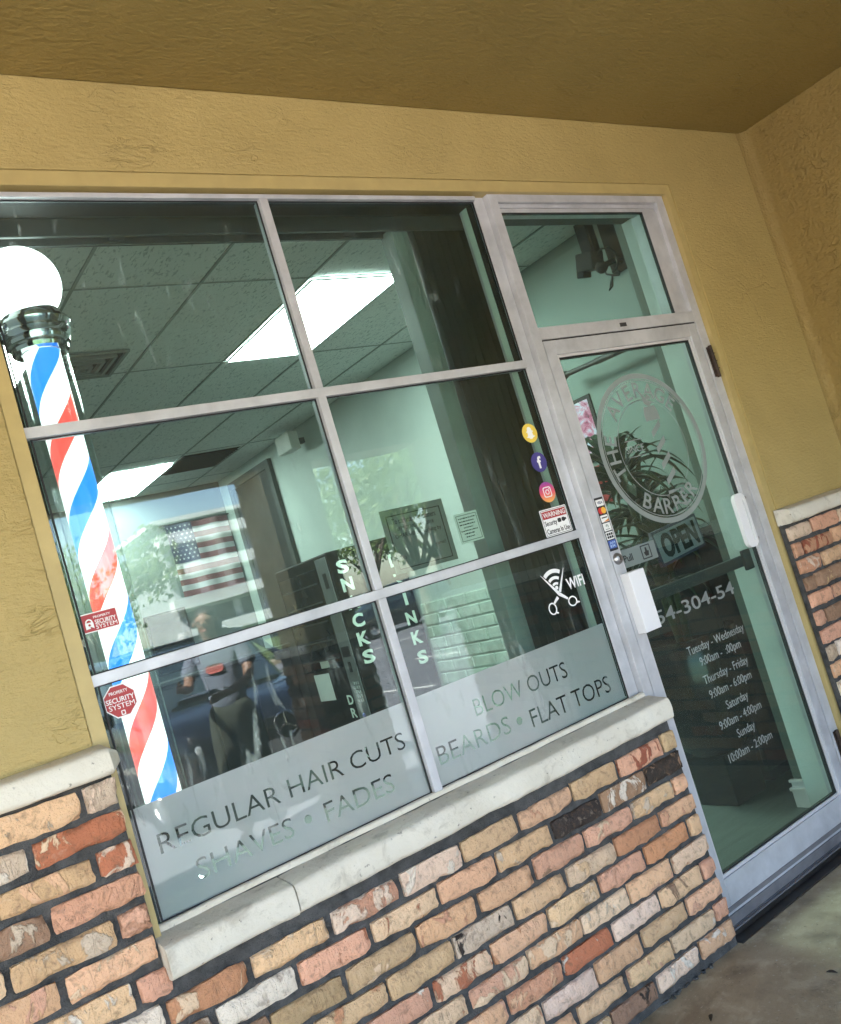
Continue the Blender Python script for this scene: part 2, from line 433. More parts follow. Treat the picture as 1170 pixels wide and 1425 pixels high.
# ================================================================ walls and porch ceiling
fw = thing('front_wall', 'mustard stucco shopfront wall around the wide window and the glass door', 'wall', (1.6, 0, 0))
core = [(-8.0, 0), (2.235, 0), (2.235, .80), (.54, .80), (.54, 2.64), (3.20, 2.64), (3.20, 0), (3.88, 0), (3.88, 3.38), (-8.0, 3.38)]
MB().prism(core, -.034, .20).build('wall_core', M['trim_paint'], fw)
face = [(-8.0, 0), (.503, 0), (.503, 2.681), (3.238, 2.681), (3.238, 0), (3.88, 0), (3.88, 2.935), (-8.0, 2.935)]
MB().prism(face, -.042, -.0343).build('stucco_facing', M['stucco'], fw, bevel=.002)
band = [(.505, .80), (.54, .80), (.54, 2.64), (3.20, 2.64), (3.20, .0), (3.236, .0), (3.236, 2.679), (.505, 2.679)]
MB().prism(band, -.0375, -.0343).build('window_trim', M['trim_paint'], fw, bevel=.001)
lin = MB()
MB().box(.54, 3.20, .085, .205, 2.632, 2.639).build('head_lining', simple('shaded_head_lining', (.05, .058, .055), .6), fw)  # head lining coloured dark for shade; the side linings stay pale
lin.box(.541, .552, .085, .205, .86, 2.63); lin.box(3.188, 3.199, .085, .205, .01, 2.63)
lin.build('reveal_lining', simple('pale_reveal_paint', (.62, .66, .63), .5, var=.05), fw)

swl = thing('side_wall', 'rough mustard stucco wall with its shade painted in, at right angles to the shopfront on the right', 'wall', (3.9, -1.5, 0))
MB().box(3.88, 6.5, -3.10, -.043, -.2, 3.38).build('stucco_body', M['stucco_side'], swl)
fil = MB()
for i in range(6):
    a0, a1 = rad(90*i/6), rad(90*(i+1)/6); R_ = .045
    c = (3.88-R_, -.042-R_)
    p0 = (c[0]+R_*sin(a0), c[1]+R_*cos(a0)); p1 = (c[0]+R_*sin(a1), c[1]+R_*cos(a1))
    fil.quad((p0[0], p0[1], 0), (p1[0], p1[1], 0), (p1[0], p1[1], 2.934), (p0[0], p0[1], 2.934))
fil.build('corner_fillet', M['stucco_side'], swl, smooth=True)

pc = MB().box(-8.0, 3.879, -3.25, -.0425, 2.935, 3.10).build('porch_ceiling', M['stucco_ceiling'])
tag(pc, 'mustard trowelled stucco ceiling of the porch overhead, shade put in its colour', 'ceiling')
fb = MB().box(-8.0, 3.879, -3.25, -2.95, 2.38, 2.9345).build('fascia_beam', M['stucco'])
tag(fb, 'mustard stucco beam along the outer edge of the porch, seen in the window reflection', 'beam')
rf = MB().prism([(-8.1, -3.4), (6.7, -3.4), (6.7, 9.2), (-8.1, 9.2)], 3.385, 3.6, 'z').build('flat_roof', simple('roof_membrane', (.3, .3, .29), .9))
tag(rf, 'flat roof slab over the shop and its porch', 'roof')

# ================================================================ brick veneer
PEACH=(.73,.435,.265); ORANGE=(.58,.28,.15); RED=(.46,.165,.09); DRED=(.32,.10,.06); TAN=(.69,.455,.265); OLIVE=(.60,.41,.225)
CREAM=(.75,.53,.35); PINK=(.68,.37,.25); WHITE=(.74,.63,.52); GREY=(.58,.45,.335); BLACK=(.038,.031,.027); BROWN=(.32,.195,.125); SALM=(.62,.32,.20); MOSS=(.48,.335,.19); PALE=(.74,.55,.42)
PAL=[PEACH,PEACH,ORANGE,RED,TAN,TAN,OLIVE,CREAM,PINK,PINK,WHITE,GREY,BROWN,SALM,PALE,CREAM]
PAL_SHADE = [BROWN, BROWN, BLACK, DRED, (.16,.10,.07), (.22,.13,.085)]  # darkened brick colours that paint shade onto column feet and side wall
rb = random.Random(11)
def brick(mb, f, x0, x1, z0, z1, c, pcol, amt, nx=10, nz=5, proud=.018):
    """one worn brick: f(a, depth, z) -> world; rounded, chipped outline"""
    seed = rb.random()*100; n0 = len(mb.v); rnd = (rb.random(), rb.random(), rb.random(), 1)
    w, h = x1-x0, z1-z0; tl = rb.uniform(-.018, .018); rows = []
    kk = rb.uniform(.86, 1.12); jit = (c[0]*kk*rb.uniform(.985,1.03), c[1]*kk*rb.uniform(.975,1.0), c[2]*kk*rb.uniform(.93,1.02), 1)
    for j in range(nz+1):
        for i in range(nx+1):
            u, v = i/nx*2-1, j/nz*2-1
            # squircle-ish outline
            ex = abs(u); ez = abs(v)
            cu = u*(1 - .030*ez**6); cv = v*(1 - .075*ex**10)
            x = x0 + (cu+1)/2*w; z = z0 + (cv+1)/2*h
            q = mnoise.noise(Vector((x*22+seed, z*22, seed)))
            q2 = mnoise.noise(Vector((x*70+seed, z*70, seed+9)))
            edge = max(ex**7, ez**6)
            x += (q*.0058 + q2*.003)*edge*(1 if ex > .9 else .3)*(-1 if u > 0 else 1)
            z += (q*.0058 + q2*.0036)*edge*(-1 if v > 0 else 1) + tl*(x-(x0+x1)/2)
            d = -proud + .0075*max(ex**10, ez**7) + q*.0034 + q2*.0018
            mb.v.append(tuple(f(x, d, z)))
            mb.attr.setdefault('bcol', []).append(jit); mb.attr.setdefault('pcol', []).append((*pcol, amt)); mb.attr.setdefault('brnd', []).append(rnd)
    W = nx+1
    for j in range(nz):
        for i in range(nx):
            a = n0+j*W+i; mb.f.append((a, a+1, a+W+1, a+W))
    # rim going back into the mortar
    ring = [n0+i for i in range(W)] + [n0+j*W+nx for j in range(1, nz+1)] + [n0+nz*W+i for i in range(nx-1, -1, -1)] + [n0+j*W for j in range(nz-1, 0, -1)]
    idx = []
    for k in ring:
        j, i = divmod(k-n0, W); 
        vx = x0+(i/nx)*w; vz = z0+(j/nz)*h + tl*(x0+(i/nx)*w-(x0+x1)/2)
        idx.append(len(mb.v)); mb.v.append(tuple(f(vx, .004, vz)))
        mb.attr['bcol'].append(jit); mb.attr['pcol'].append((*pcol, amt)); mb.attr['brnd'].append(rnd)
    for q in range(len(ring)):
        r = (q+1) % len(ring); mb.f.append((ring[q], idx[q], idx[r], ring[r]))
def patch(c):
    """second colour that suits a brick"""
    if c in (BLACK,): return rb.choice([BROWN, GREY, WHITE]), rb.uniform(.25, .5)
    if c in (RED, ORANGE, SALM, DRED): return rb.choice([PEACH, CREAM, SALM, DRED, PALE]), rb.uniform(.3, .75)
    if c in (PEACH, CREAM, PINK, PALE): return rb.choice([SALM, WHITE, TAN, ORANGE, PINK, CREAM]), rb.uniform(.25, .7)
    return rb.choice([BROWN, CREAM, PEACH, GREY, OLIVE]), rb.uniform(.3, .75)
P_ = .07; Z0 = .022
def course(n): return Z0 + P_*n + .008, Z0 + P_*(n+1) - .008
FACE = -.060
fF = lambda x, d, z: Vector((x, FACE + d, z))
rowsR = {9:[OLIVE,(PINK,DRED,.55),OLIVE,PEACH,TAN,(PALE,WHITE,.6),SALM,TAN,ORANGE], 8:[(BLACK,BROWN,.5),(BROWN,WHITE,.6),BLACK,(TAN,GREY,.5),PEACH,(CREAM,RED,.5),(PINK,RED,.45),(WHITE,RED,.35),BROWN],
 7:[PEACH,TAN,PINK,(PINK,BROWN,.5),PEACH,PEACH,(MOSS,CREAM,.5),(MOSS,BLACK,.4),BROWN], 6:[(PEACH,SALM,.5),ORANGE,CREAM,(TAN,CREAM,.4),(GREY,BLACK,.4),OLIVE,(TAN,ORANGE,.5),(PINK,BROWN,.5),TAN],
 5:[TAN,(ORANGE,SALM,.4),PINK,TAN,PEACH,(CREAM,RED,.6),PINK,(RED,PEACH,.4),PEACH], 4:[CREAM,PEACH,(CREAM,GREY,.6),PEACH,PINK,CREAM,(WHITE,BLACK,.6),BROWN,PEACH],
 3:[PINK,TAN,(PALE,WHITE,.4),(RED,WHITE,.5),SALM,PEACH,PEACH,TAN,PINK], 2:[(PEACH,PINK,.5),(TAN,ORANGE,.5),PEACH,PALE,CREAM,PINK,TAN,PEACH,RED],
 1:[PINK,CREAM,(TAN,PINK,.5),TAN,PEACH,OLIVE,PINK,PEACH,TAN], 0:[(PEACH,WHITE,.5),(PALE,WHITE,.6),(BROWN,BLACK,.5),TAN,PINK,CREAM,PEACH,RED,TAN]}
rowsL = {16:[(GREY,PALE,.6),TAN,PEACH,CREAM], 15:[(RED,CREAM,.55),(GREY,WHITE,.5),TAN,PINK], 14:[RED,(TAN,PEACH,.6),SALM,GREY], 13:[SALM,(BROWN,GREY,.5),PEACH,TAN], 12:[(SALM,PINK,.6),(TAN,GREY,.6),CREAM,RED],
 11:[PEACH,PEACH,TAN,PINK], 10:[PINK,(TAN,WHITE,.5),ORANGE,GREY]}
bw = thing('brick_wall', 'reclaimed brick veneer under the window sill, taller on the left of the window below its stone cap', 'wall', (1.2, -.05, 0))
mbk = MB()
def put(mb, f, x0, x1, n, spec, **k):
    z0, z1 = course(n); z0 += rb.uniform(-.003, .003); z1 += rb.uniform(-.003, .003)
    if isinstance(spec[0], tuple): c, pcol, amt = spec
    else: c = spec; pcol, amt = patch(c)
    brick(mb, f, x0+.0065+rb.uniform(-.003,.004), x1-.0065-rb.uniform(-.003,.004), z0, z1, c, pcol, amt, **k)
for n in range(10):
    xs = [2.262] + [(2.185 if n % 2 else 2.075) - .2115*k + rb.uniform(-.006,.006) for k in range(16)]
    for k in range(15):
        if xs[k] < -.6: break
        row = rowsR[n]; put(mbk, fF, xs[k+1], xs[k], n, row[k] if k < len(row) else rb.choice(PAL))
for n in range(10, 17):
    xs = [.528 + rb.uniform(-.004,.006)] + [(.442 if n % 2 == 0 else .318) - .2115*k + rb.uniform(-.006,.006) for k in range(8)]
    for k in range(7):
        if xs[k] < -.6: break
        row = rowsL[n]; put(mbk, fF, xs[k+1], xs[k], n, row[k] if k < len(row) else rb.choice(PAL))
mbk.build('bricks', M['brick'], bw, auto=50)
mm = MB(); mm.box(-.75, 2.255, -.0615, -.0425, 0, .754); mm.box(-.75, .520, -.0615, -.0425, .7542, 1.216)
mm.build('mortar', M['mortar'], bw)
# small droppings of mortar along the bottom joint
md = MB()
for k in range(70):
    x = rb.uniform(-.4, 2.24); s_ = rb.uniform(.006, .020)
    md.obox((x, -.064, .003), s_*1.8, .012, .007, Matrix.Rotation(rb.uniform(0, 3), 3, 'Z'))
md.build('mortar_skirt', M['mortar'], bw, bevel=.003)

def stone(mb, x0, x1, prof, f=None, seedv=0, amp=.0034, round_r=0, n=None):
    """profile [(depth,z)] swept along x with a worn surface"""
    f = f or (lambda x, d, z: Vector((x, d, z)))
    n = n or max(4, int((x1-x0)/.025)); n0 = len(mb.v); k = len(prof)
    cz = sum(p[1] for p in prof)/k; cy = prof[0][0]
    for i in range(n+1):
        x = x0+(x1-x0)*i/n
        e = 0
        if round_r:
            t = (x-(x1-round_r))/round_r
            if t > 0: e = 1-math.sqrt(max(0, 1-t*t))
        for d, z in prof:
            q = mnoise.noise(Vector((x*9+seedv, d*14, z*14)))*amp + mnoise.noise(Vector((x*40+seedv, d*50, z*50)))*amp*.5
            dd = d + q + (cy-d)*.45*e; zz = z + q*.8 + (cz-z)*.55*e
            mb.v.append(tuple(f(x, dd, zz)))
    for i in range(n):
        for q in range(k):
            r = (q+1) % k; a = n0+i*k; mb.f.append((a+q, a+k+q, a+k+r, a+r))
    mb.f.append(tuple(n0+q for q in range(k))); mb.f.append(tuple(n0+n*k+q for q in reversed(range(k))))
sillp = [(-.022,.838),(-.045,.8345),(-.070,.831),(-.092,.8275),(-.101,.8255),(-.1055,.822),(-.1085,.816),(-.110,.804),(-.1105,.790),(-.109,.774),(-.1065,.764),(-.100,.7575),(-.088,.755),(-.07,.755),(-.05,.754),(-.022,.754)]
for x0, x1, rr, sd in ((.522, .838, 0, 3), (.842, 2.272, .03, 8)):
    s_ = MB(); stone(s_, x0, x1, sillp, seedv=sd, round_r=rr); s_.build('sill_stone', M['limestone'], bw, auto=50)
s_ = MB(); stone(s_, .542, 2.236, [(-.0035,.8415),(-.0035,.852),(-.008,.854),(-.015,.853),(-.0195,.849),(-.0215,.8395)], seedv=50, amp=.0014); s_.build('sill_bead', M['limestone'], bw, auto=50)
capp = [(-.0425,1.283),(-.060,1.281),(-.085,1.277),(-.104,1.2735),(-.111,1.269),(-.115,1.262),(-.117,1.243),(-.116,1.230),(-.112,1.2215),(-.100,1.2170),(-.085,1.2165),(-.06,1.2165),(-.0425,1.2165)]
s_ = MB(); stone(s_, -.8, .541, capp, seedv=21, round_r=.012); s_.build('cap_stone', M['limestone'], bw, auto=50)

br = thing('brick_wall', 'narrow reclaimed brick panel with stone cap between the door and the right corner', 'wall', (3.5, -.05, 0))
mb2 = MB()
for n in range(17):
    xs = [3.212] + [(3.29 if n % 2 else 3.385) + .2115*k + rb.uniform(-.006,.006) for k in range(4)]
    for k in range(4):
        x1 = min(xs[k+1], 3.80)
        if xs[k] > 3.76: break
        put(mb2, fF, xs[k], x1, n, rb.choice([PEACH,ORANGE,PINK,GREY,TAN,WHITE,SALM,PALE,BROWN]))
mb2.build('bricks', M['brick'], br, auto=50)
MB().box(3.212, 3.81, -.0615, -.0425, 0, 1.216).build('mortar', M['mortar'], br)
s_ = MB(); stone(s_, 3.208, 3.80, [(d, z) for d, z in capp], seedv=33); s_.build('cap_stone', M['limestone'], br, auto=50)

bs = thing('brick_wall', 'brick panel with stone cap along the foot of the side wall, seen in the door reflection', 'wall', (3.86, -1.5, 0))
fS = lambda a, d, z: Vector((3.862 + d, a, z))
mb3 = MB()
for n in range(17):
    off = 0 if n % 2 else .105
    for k in range(15):
        a0 = -3.10 + .2115*k - off; a1 = a0 + .2115
        if a1 > -.13 : break
        put(mb3, fS, max(a0, -3.115), a1, n, (rb.choice(PAL_SHADE), BROWN, .4), nx=6, nz=3)
mb3.build('bricks', M['brick'], bs, auto=50)
MB().box(3.8625, 3.8798, -3.10, -.125, 0, 1.216).build('mortar', M['mortar'], bs)
s_ = MB(); stone(s_, -3.13, -.122, [(d+.0425, z) for d, z in capp], f=lambda x, d, z: Vector((3.879+d, x, z)), seedv=40); s_.build('cap_stone', M['limestone'], bs, auto=50)

# porch columns
def column(x0, x1, label):
    t = thing('porch_column', label, 'column', ((x0+x1)/2, -3.06, 0), group='stucco columns of the porch')
    MB().box(x0, x1, -3.25, -2.87, 0, 2.3798).build('shaft', M['stucco'], t)
    q = MB(); mo = MB(); mo.box(x0-.018, x1+.018, -3.268, -2.852, 0, 1.19); 
    sides = [(lambda a, d, z: Vector((a, -2.85-d, z)), x0-.02, x1+.02), (lambda a, d, z: Vector((a, -3.27+d, z)), x0-.02, x1+.02),
             (lambda a, d, z: Vector((x0-.02+d, a, z)), -3.27, -2.85), (lambda a, d, z: Vector((x1+.02-d, a, z)), -3.27, -2.85)]
    for f, a0, a1 in sides:
        for n in range(16):
            sp = [a0, a0+.21, a1] if n % 2 else [a0, a0+.10, a0+.31, a1]
            for k in range(len(sp)-1): put(q, f, sp[k], sp[k+1], n, (rb.choice(PAL_SHADE), BROWN, .4), nx=5, nz=3)
    q.build('bricks', M['brick'], t, auto=50); mo.build('mortar', M['mortar'], t)
    MB().box(x0-.05, x1+.05, -3.30, -2.82, 1.1905, 1.25).build('cap_stone', M['limestone'], t, bevel=.01)
column(2.55, 2.93, 'stucco porch column with a brick foot, reflected in the right column of window panes')
column(-4.15, -3.77, 'stucco porch column with a brick foot, far left along the porch edge')

# ================================================================ storefront window
win = thing('storefront_window', 'wide six-pane shop window in a pale aluminium frame with frosted lettering along its foot', 'window', (1.36, 0, .84))
fr = MB()
fr.box(.541, 2.178, -.020, .010, 2.618, 2.6315)         # head
fr.build('frame', M['alu'], win, bevel=.0015)
fo = MB(); fo.box(.541, 2.178, .0105, .084, 2.619, 2.6312); fo.box(.541, 2.178, -.003, .07, .8425, .8522); fo.box(.541, .556, .0065, .07, .8525, 2.617); fo.build('dark_edge', M['gasket'], win)  # head strip is the frame's underside coloured dark as shade
gr = MB()
MX, MZ = 1.357, (2.022, 1.421); HW = .0135
segz = [(.8525, MZ[1]-HW), (MZ[1]+HW, MZ[0]-HW), (MZ[0]+HW, 2.6175)]
for z in MZ: gr.box(.5412, 2.1775, -.019, .022, z-HW, z+HW)
for a, b_ in segz: gr.box(MX-HW, MX+HW, -.019, .022, a, b_)
gr.build('glazing_bars', M['alu'], win, bevel=.0012)
gk = MB()
for (xa, xb) in ((.5565, MX-HW), (MX+HW, 2.1775)):
    for a, b_ in segz:
        for bx in ((xa, xa+.004, a, b_), (xb-.004, xb, a, b_), (xa+.004, xb-.004, a, a+.003), (xa+.004, xb-.004, b_-.003, b_)):
            gk.box(bx[0], bx[1], -.004, -.0005, bx[2], bx[3])
gk.build('gaskets', M['gasket'], win)
for (xa, xb) in ((.5412, MX-HW), (MX+HW, 2.1775)):
    for a, b_ in segz:
        MB().box(xa+.0002, xb-.0002, 0, .006, a+.0002, b_-.0002).build('pane', M['glass'], win)
# frosted film with the letters cut out of it
FT = 1.113
def film(x0, x1, lines):
    loops = [rect(x0, x1, .853, FT)]
    for s, a, b_, z0, z1 in lines:
        if s == '*': loops.append(circ(a, z0, b_, 24))
        else: loops += fit(text_loops(s, -.004), a, b_, z0, z1)
    return flat('frosted_film', loops, .0075, .0006, M['frost'], win)
film(.5565, MX-HW-.0005, [('REGULAR HAIR CUTS', .598, 1.311, .992, 1.039), ('SHAVES', .668, .928, .901, .950), ('*', .972, .011, .926, 0), ('FADES', 1.022, 1.241, .897, .947)])
film(MX+HW+.0005, 2.177, [('BLOW OUTS', 1.571, 1.961, .994, 1.045), ('BEARDS', 1.402, 1.680, .908, .961), ('*', 1.719, .012, .931, 0), ('FLAT TOPS', 1.764, 2.124, .894, .949)])

# ================================================================ door frame, transom and door
df = thing('door_frame', 'pale aluminium door frame with a fixed glass transom above the door', 'door frame', (2.72, 0, 0))
a = MB()
a.box(2.1785, 2.187, -.006, .08, .842, 2.640)           # side channel, three steps
a.box(2.1872, 2.2375, .006, .08, .842, 2.640)
a.box(2.238, 2.280, -.018, .08, .0, 2.645)              # left post
a.box(3.150, 3.1985, -.018, .08, .0, 2.645)             # right post
a.box(2.2802, 3.1498, -.018, .08, 2.612, 2.645)         # head
a.box(2.2802, 3.1498, -.018, .08, 2.098, 2.143)         # transom bar
a.build('jamb', M['alu'], df, bevel=.0015)
a = MB()
a.box(2.2802, 3.1498, -.004, .05, 2.597, 2.611); a.box(2.2802, 3.1498, .002, .05, 2.580, 2.5965)
a.box(3.066, 3.1498, -.003, .06, 2.1432, 2.5798)
a.build('glazing_stop', M['alu'], df, bevel=.001)
a = MB(); a.box(2.2802, 2.2835, .000, .012, 2.144, 2.579); a.box(2.284, 3.0655, -.001, .012, 2.5755, 2.5798); a.box(3.0615, 3.0655, -.001, .012, 2.144, 2.575); a.build('gaskets', M['gasket'], df)
MB().box(2.2836, 3.0614, .003, .009, 2.1434, 2.575).build('transom_pane', M['glass_door'], df)
MB().box(2.2805, 3.1495, -.012, .0, 2.0935, 2.0978).build('door_gap', M['gasket'], df)
tg = MB(); tg.box(2.700, 2.736, -.0195, -.0181, 2.112, 2.127); tg = tg.build('maker_tag', M['charcoal'], df)
th = MB(); th.box(2.2802, 3.1498, -.030, .10, .0, .016); th.box(2.262, 3.20, -.077, -.031, -.05, .004)
th.build('threshold', simple('wet_dark_threshold', (.028, .026, .024), .3, var=.3, vscale=12), df, bevel=.002)
gri = MB()
for y in (-.026, -.012): gri.box(2.2802, 3.1498, y, y+.006, .016, .021)
gri.build('threshold_ribs', M['alu_dark'], df)
for z0, z1 in ((1.86, 1.985), (.27, .395)):
    h_ = MB(); h_.box(3.160, 3.190, -.024, -.0185, z0, z1); h_.tube([(3.172, -.029, z0-.004), (3.172, -.029, z1+.004)], .0075, 12)
    for q in (.25, .5, .75): h_.box(3.162, 3.182, -.0375, -.021, z0+(z1-z0)*q-.0012, z0+(z1-z0)*q+.0012)
    h_.build('hinge', M['hinge'], df)

dr = thing('glass_door', 'closed aluminium-framed glass shop door with etched round logo and opening hours', 'door', (2.72, 0, .02))
a = MB()
a.box(2.2855, 2.333, -.016, .03, .045, 2.0925); a.box(3.097, 3.1445, -.016, .03, .045, 2.0925)
a.box(2.3332, 3.0968, -.016, .03, 2.040, 2.0925); a.box(2.3332, 3.0968, -.016, .03, .045, .172)
a.build('leaf_frame', M['alu'], dr, bevel=.0015)
a = MB()
a.box(2.3332, 2.344, -.010, .02, .1722, 2.0398); a.box(3.086, 3.0968, -.010, .02, .1722, 2.0398)
a.box(2.3442, 3.0858, -.010, .02, 2.030, 2.0398); a.box(2.3442, 3.0858, -.010, .02, .1722, .183)
a.build('glazing_bead', simple('pale_bead', (.62, .61, .63), .35, .2, var=.05), dr, bevel=.001)
a = MB(); a.box(2.3442, 2.3475, -.004, .012, .1832, 2.0298); a.box(3.0825, 3.0858, -.004, .012, .1832, 2.0298)
a.box(2.3477, 3.0823, -.004, .012, 2.0245, 2.0298); a.box(2.3477, 3.0823, -.004, .012, .1832, .1875); a.build('gaskets', M['gasket'], dr)
MB().box(2.3477, 3.0823, .0, .006, .1877, 2.0243).build('pane', M['glass_door'], dr)
a = MB(); a.box(2.2855, 3.1445, -.022, -.0165, .048, .062); a.box(2.2855, 3.1445, -.02, -.0165, .072, .086); a.box(2.2855, 3.1445, -.010, .02, .0225, .0445)
a.build('sweep', M['alu_dark'], dr)
# lock cylinder
a = MB(); Rl = Matrix.Rotation(rad(90), 3, 'X')
a.lathe([(0, .010), (.012, .0095), (.016, .007), (.019, .003), (.0205, 0), (.0205, -.004)], (2.311, -.020, 1.300), 28, Rl)
lk = a.build('lock_cylinder', M['steel'], dr, auto=40)
MB().box(2.3095, 2.3125, -.0315, -.0298, 1.293, 1.307).build('keyway', M['black'], lk)
# protective latch plate / pull: a folded white plate
a = MB()
a.box(2.297, 2.377, -.056, -.0168, 1.036, 1.246)
a.build('latch_guard', M['white_paint'], dr, bevel=.002)
# white looped pull on the hinge side and the dark push bar inside
a = MB(); pts = []
a = flat('pull_handle', [rrect(3.005, 3.075, 1.175, 1.39, .028), rrect(3.052, 3.062, 1.20, 1.365, .004)], -.034, .016, M['white_paint'], dr)
a2 = MB(); 
for z in (1.20, 1.365): a2.tube([(3.068, -.02, z), (3.10, -.014, z)], .008, 10)
a2.build('handle_mount', M['steel'], dr)
a = MB(); a.box(2.36, 3.09, .045, .075, 1.108, 1.150)
a.box(2.36, 2.40, .0305, .0448, 1.09, 1.17); a.box(3.04, 3.09, .0305, .0448, 1.09, 1.17); a.build('push_bar', M['charcoal'], dr, bevel=.004)
# etched lettering
Z = 0; lp = []
cx, cz, R1 = 2.693, 1.645, .288
ring = [circ(cx, cz, R1, 72), circ(cx, cz, R1-.020, 72), circ(cx, cz, R1-.025, 72), circ(cx, cz, R1-.028, 72), circ(cx, cz, .186, 64), circ(cx, cz, .183, 64)]
def arc_text(s, a0, a1, r, h, inward=False):
    """letters on a circle: a0..a1 degrees, clockwise on top, counter-clockwise below"""
    out = []; k = len(s)
    for i, ch in enumerate(s):
        if ch == ' ': continue
        a_ = rad(a0 + (a1-a0)*i/max(1, k-1))
        g = cap(text_loops(ch, .012), h, 0, 0, bold=.012)
        ang = a_ - pi/2 if not inward else a_ + pi/2
        base = r if not inward else r
        g = rot2(g, ang, 0, 0); px, pz = cx + base*cos(a_), cz + base*sin(a_)
        out += [[(p[0]+px, p[1]+pz) for p in l] for l in g]
    return out
ring += arc_text('THE AVERAGE', 196, 42, .196, .058)
ring += arc_text('BARBER', 236, 306, .252, .058, True)
# little barber-pole emblem in the middle
px = 2.735
pole = [[(px-.030, 1.800), (px+.030, 1.800), (px+.040, 1.775), (px+.040, 1.745), (px-.040, 1.745), (px-.040, 1.775)], circ(px, 1.826, .024, 20)]
for i in range(4):
    z = 1.725-.062*i; pole.append([(px-.030, z-.045), (px+.030, z-.005), (px+.030, z+.018), (px-.030, z-.022)])
pole += [[(px-.040, 1.475), (px+.040, 1.475), (px+.046, 1.445), (px+.03, 1.42), (px-.03, 1.42), (px-.046, 1.445)]]
since = cap(text_loops('SINCE', .004), .026, 2.590, 1.643, bold=.004) + [rect(2.545, 2.640, 1.686, 1.689), rect(2.545, 2.640, 1.626, 1.629)]
flat('round_logo', ring + pole + since, -.0009, .0006, M['frost_door'], dr)
flat('phone_number', fit(text_loops('954-304-54', .008), 2.362, 2.880, 1.034, 1.083), -.0009, .0006, M['frost_door'], dr)
hrs = []
for s, x, z, h in (('Tuesday - Wednesday', 2.693, .893, .030), ('9:00am -  :00pm', 2.693, .842, .030), ('Thursday - Friday', 2.693, .777, .030), ('9:00am - 6:00pm', 2.693, .722, .030),
                   ('Saturday', 2.700, .662, .030), ('9:00am - 4:00pm', 2.693, .607, .030), ('Sunday', 2.697, .553, .030), ('10:00am - 2:00pm', 2.693, .490, .030)):
    hrs += cap(text_loops(s), h, x, z, wscale=.86)
M['hours'] = film_mat('hours_vinyl', (.42, .43, .42), .25, .3)
flat('opening_hours', hrs, -.0009, .0006, M['hours'], dr)

# bits of litter on the concrete
rq = random.Random(21); M['dry_leaf'] = simple('dry_leaf', (.035, .025, .016), .8, var=.3)
for k, (x, y, a, lb) in enumerate(((1.869, -.245, .6, 'small dark dry leaf on the concrete, nearer the brick wall'), (2.20, -.43, 2.0, 'small dark dry leaf on the concrete out in front of the door'))):
    t = MB(); n = 9; ca, sa = cos(a), sin(a)
    for i in range(n):
        u0, u1 = i/n, (i+1)/n
        def E_(u, s): 
            lx = (u-.5)*.034; ly = s*.006*sin(pi*min(1, max(0, u)))**.8; return (x+lx*ca-ly*sa, y+lx*sa+ly*ca, .0015+.006*abs(s)*sin(pi*u)+.003*u)
        t.quad(E_(u0, -1), E_(u1, -1), E_(u1, 0), E_(u0, 0)); t.quad(E_(u0, 0), E_(u1, 0), E_(u1, 1), E_(u0, 1))
    o = t.build('fallen_leaf', M['dry_leaf']); tag(o, lb, 'leaf')
# ================================================================ stickers and notices on the glass
YS = -.0008; TS = .0006                                  # on the outer face of the panes
def disc_sticker(name, label, cx, cz, r, m, group='round social media stickers in a column'):
    t = thing(name, label, 'sticker', (cx, YS, cz), group=group)
    flat('disc', [circ(cx, cz, r, 40)], YS, TS, m, t); return t
M['snap_yellow'] = simple('sticker_yellow', (.80, .58, .09), .4, var=.04)
M['fb_blue'] = simple('sticker_blue', (.055, .045, .22), .4, var=.05)
m, nt, b = newmat('sticker_sunset'); L = nt.links.new
sx = N(nt, 'ShaderNodeSeparateXYZ'); L(pos(nt), sx.inputs[0])
mr = N(nt, 'ShaderNodeMapRange'); L(sx.outputs['Z'], mr.inputs['Value']); setin(mr, From_Min=1.548, From_Max=1.618)
L(ramp(nt, mr.outputs['Result'], [(0, (.85, .42, .10)), (.45, (.72, .10, .13)), (.8, (.45, .05, .22)), (1, (.22, .06, .30))]), b.inputs['Base Color']); b.inputs['Roughness'].default_value = .4
M['ig'] = m
t = disc_sticker('round_sticker', 'yellow round sticker with a white ghost, topmost of three by the door', 2.110, 1.789, .033, M['snap_yellow'])
gx, gz = 2.110, 1.789
gh = [(-.020,-.012),(-.012,-.010),(-.010,.004),(-.015,.002),(-.0155,.006),(-.010,.008),(-.009,.015),(-.005,.0205),(0,.0215),(.005,.0205),(.009,.015),(.010,.008),(.0155,.006),(.015,.002),(.010,.004),(.012,-.010),(.020,-.012),(.013,-.0155),(.008,-.0165),(.004,-.020),(0,-.0205),(-.004,-.020),(-.008,-.0165),(-.013,-.0155)]
flat('ghost_mark', [[(gx+x, gz+z) for x, z in gh]], YS-.0008, TS, M['white'], t)
t = disc_sticker('round_sticker', 'dark blue round sticker with white letter f, middle of three by the door', 2.111, 1.687, .034, M['fb_blue'])
flat('letter_mark', cap(text_loops('f', .03), .040, 2.112, 1.667, ref='f', bold=.03), YS-.0008, TS, M['white'], t)
t = disc_sticker('round_sticker', 'pink-orange round sticker with a white camera outline, lowest of three by the door', 2.106, 1.583, .035, M['ig'])
flat('camera_mark', [rrect(2.106-.018, 2.106+.018, 1.583-.018, 1.583+.018, .008), rrect(2.106-.0145, 2.106+.0145, 1.583-.0145, 1.583+.0145, .006), circ(2.106, 1.583, .009, 24), circ(2.106, 1.583, .006, 24), circ(2.1155, 1.5925, .002, 10)], YS-.0008, TS, M['white'], t)

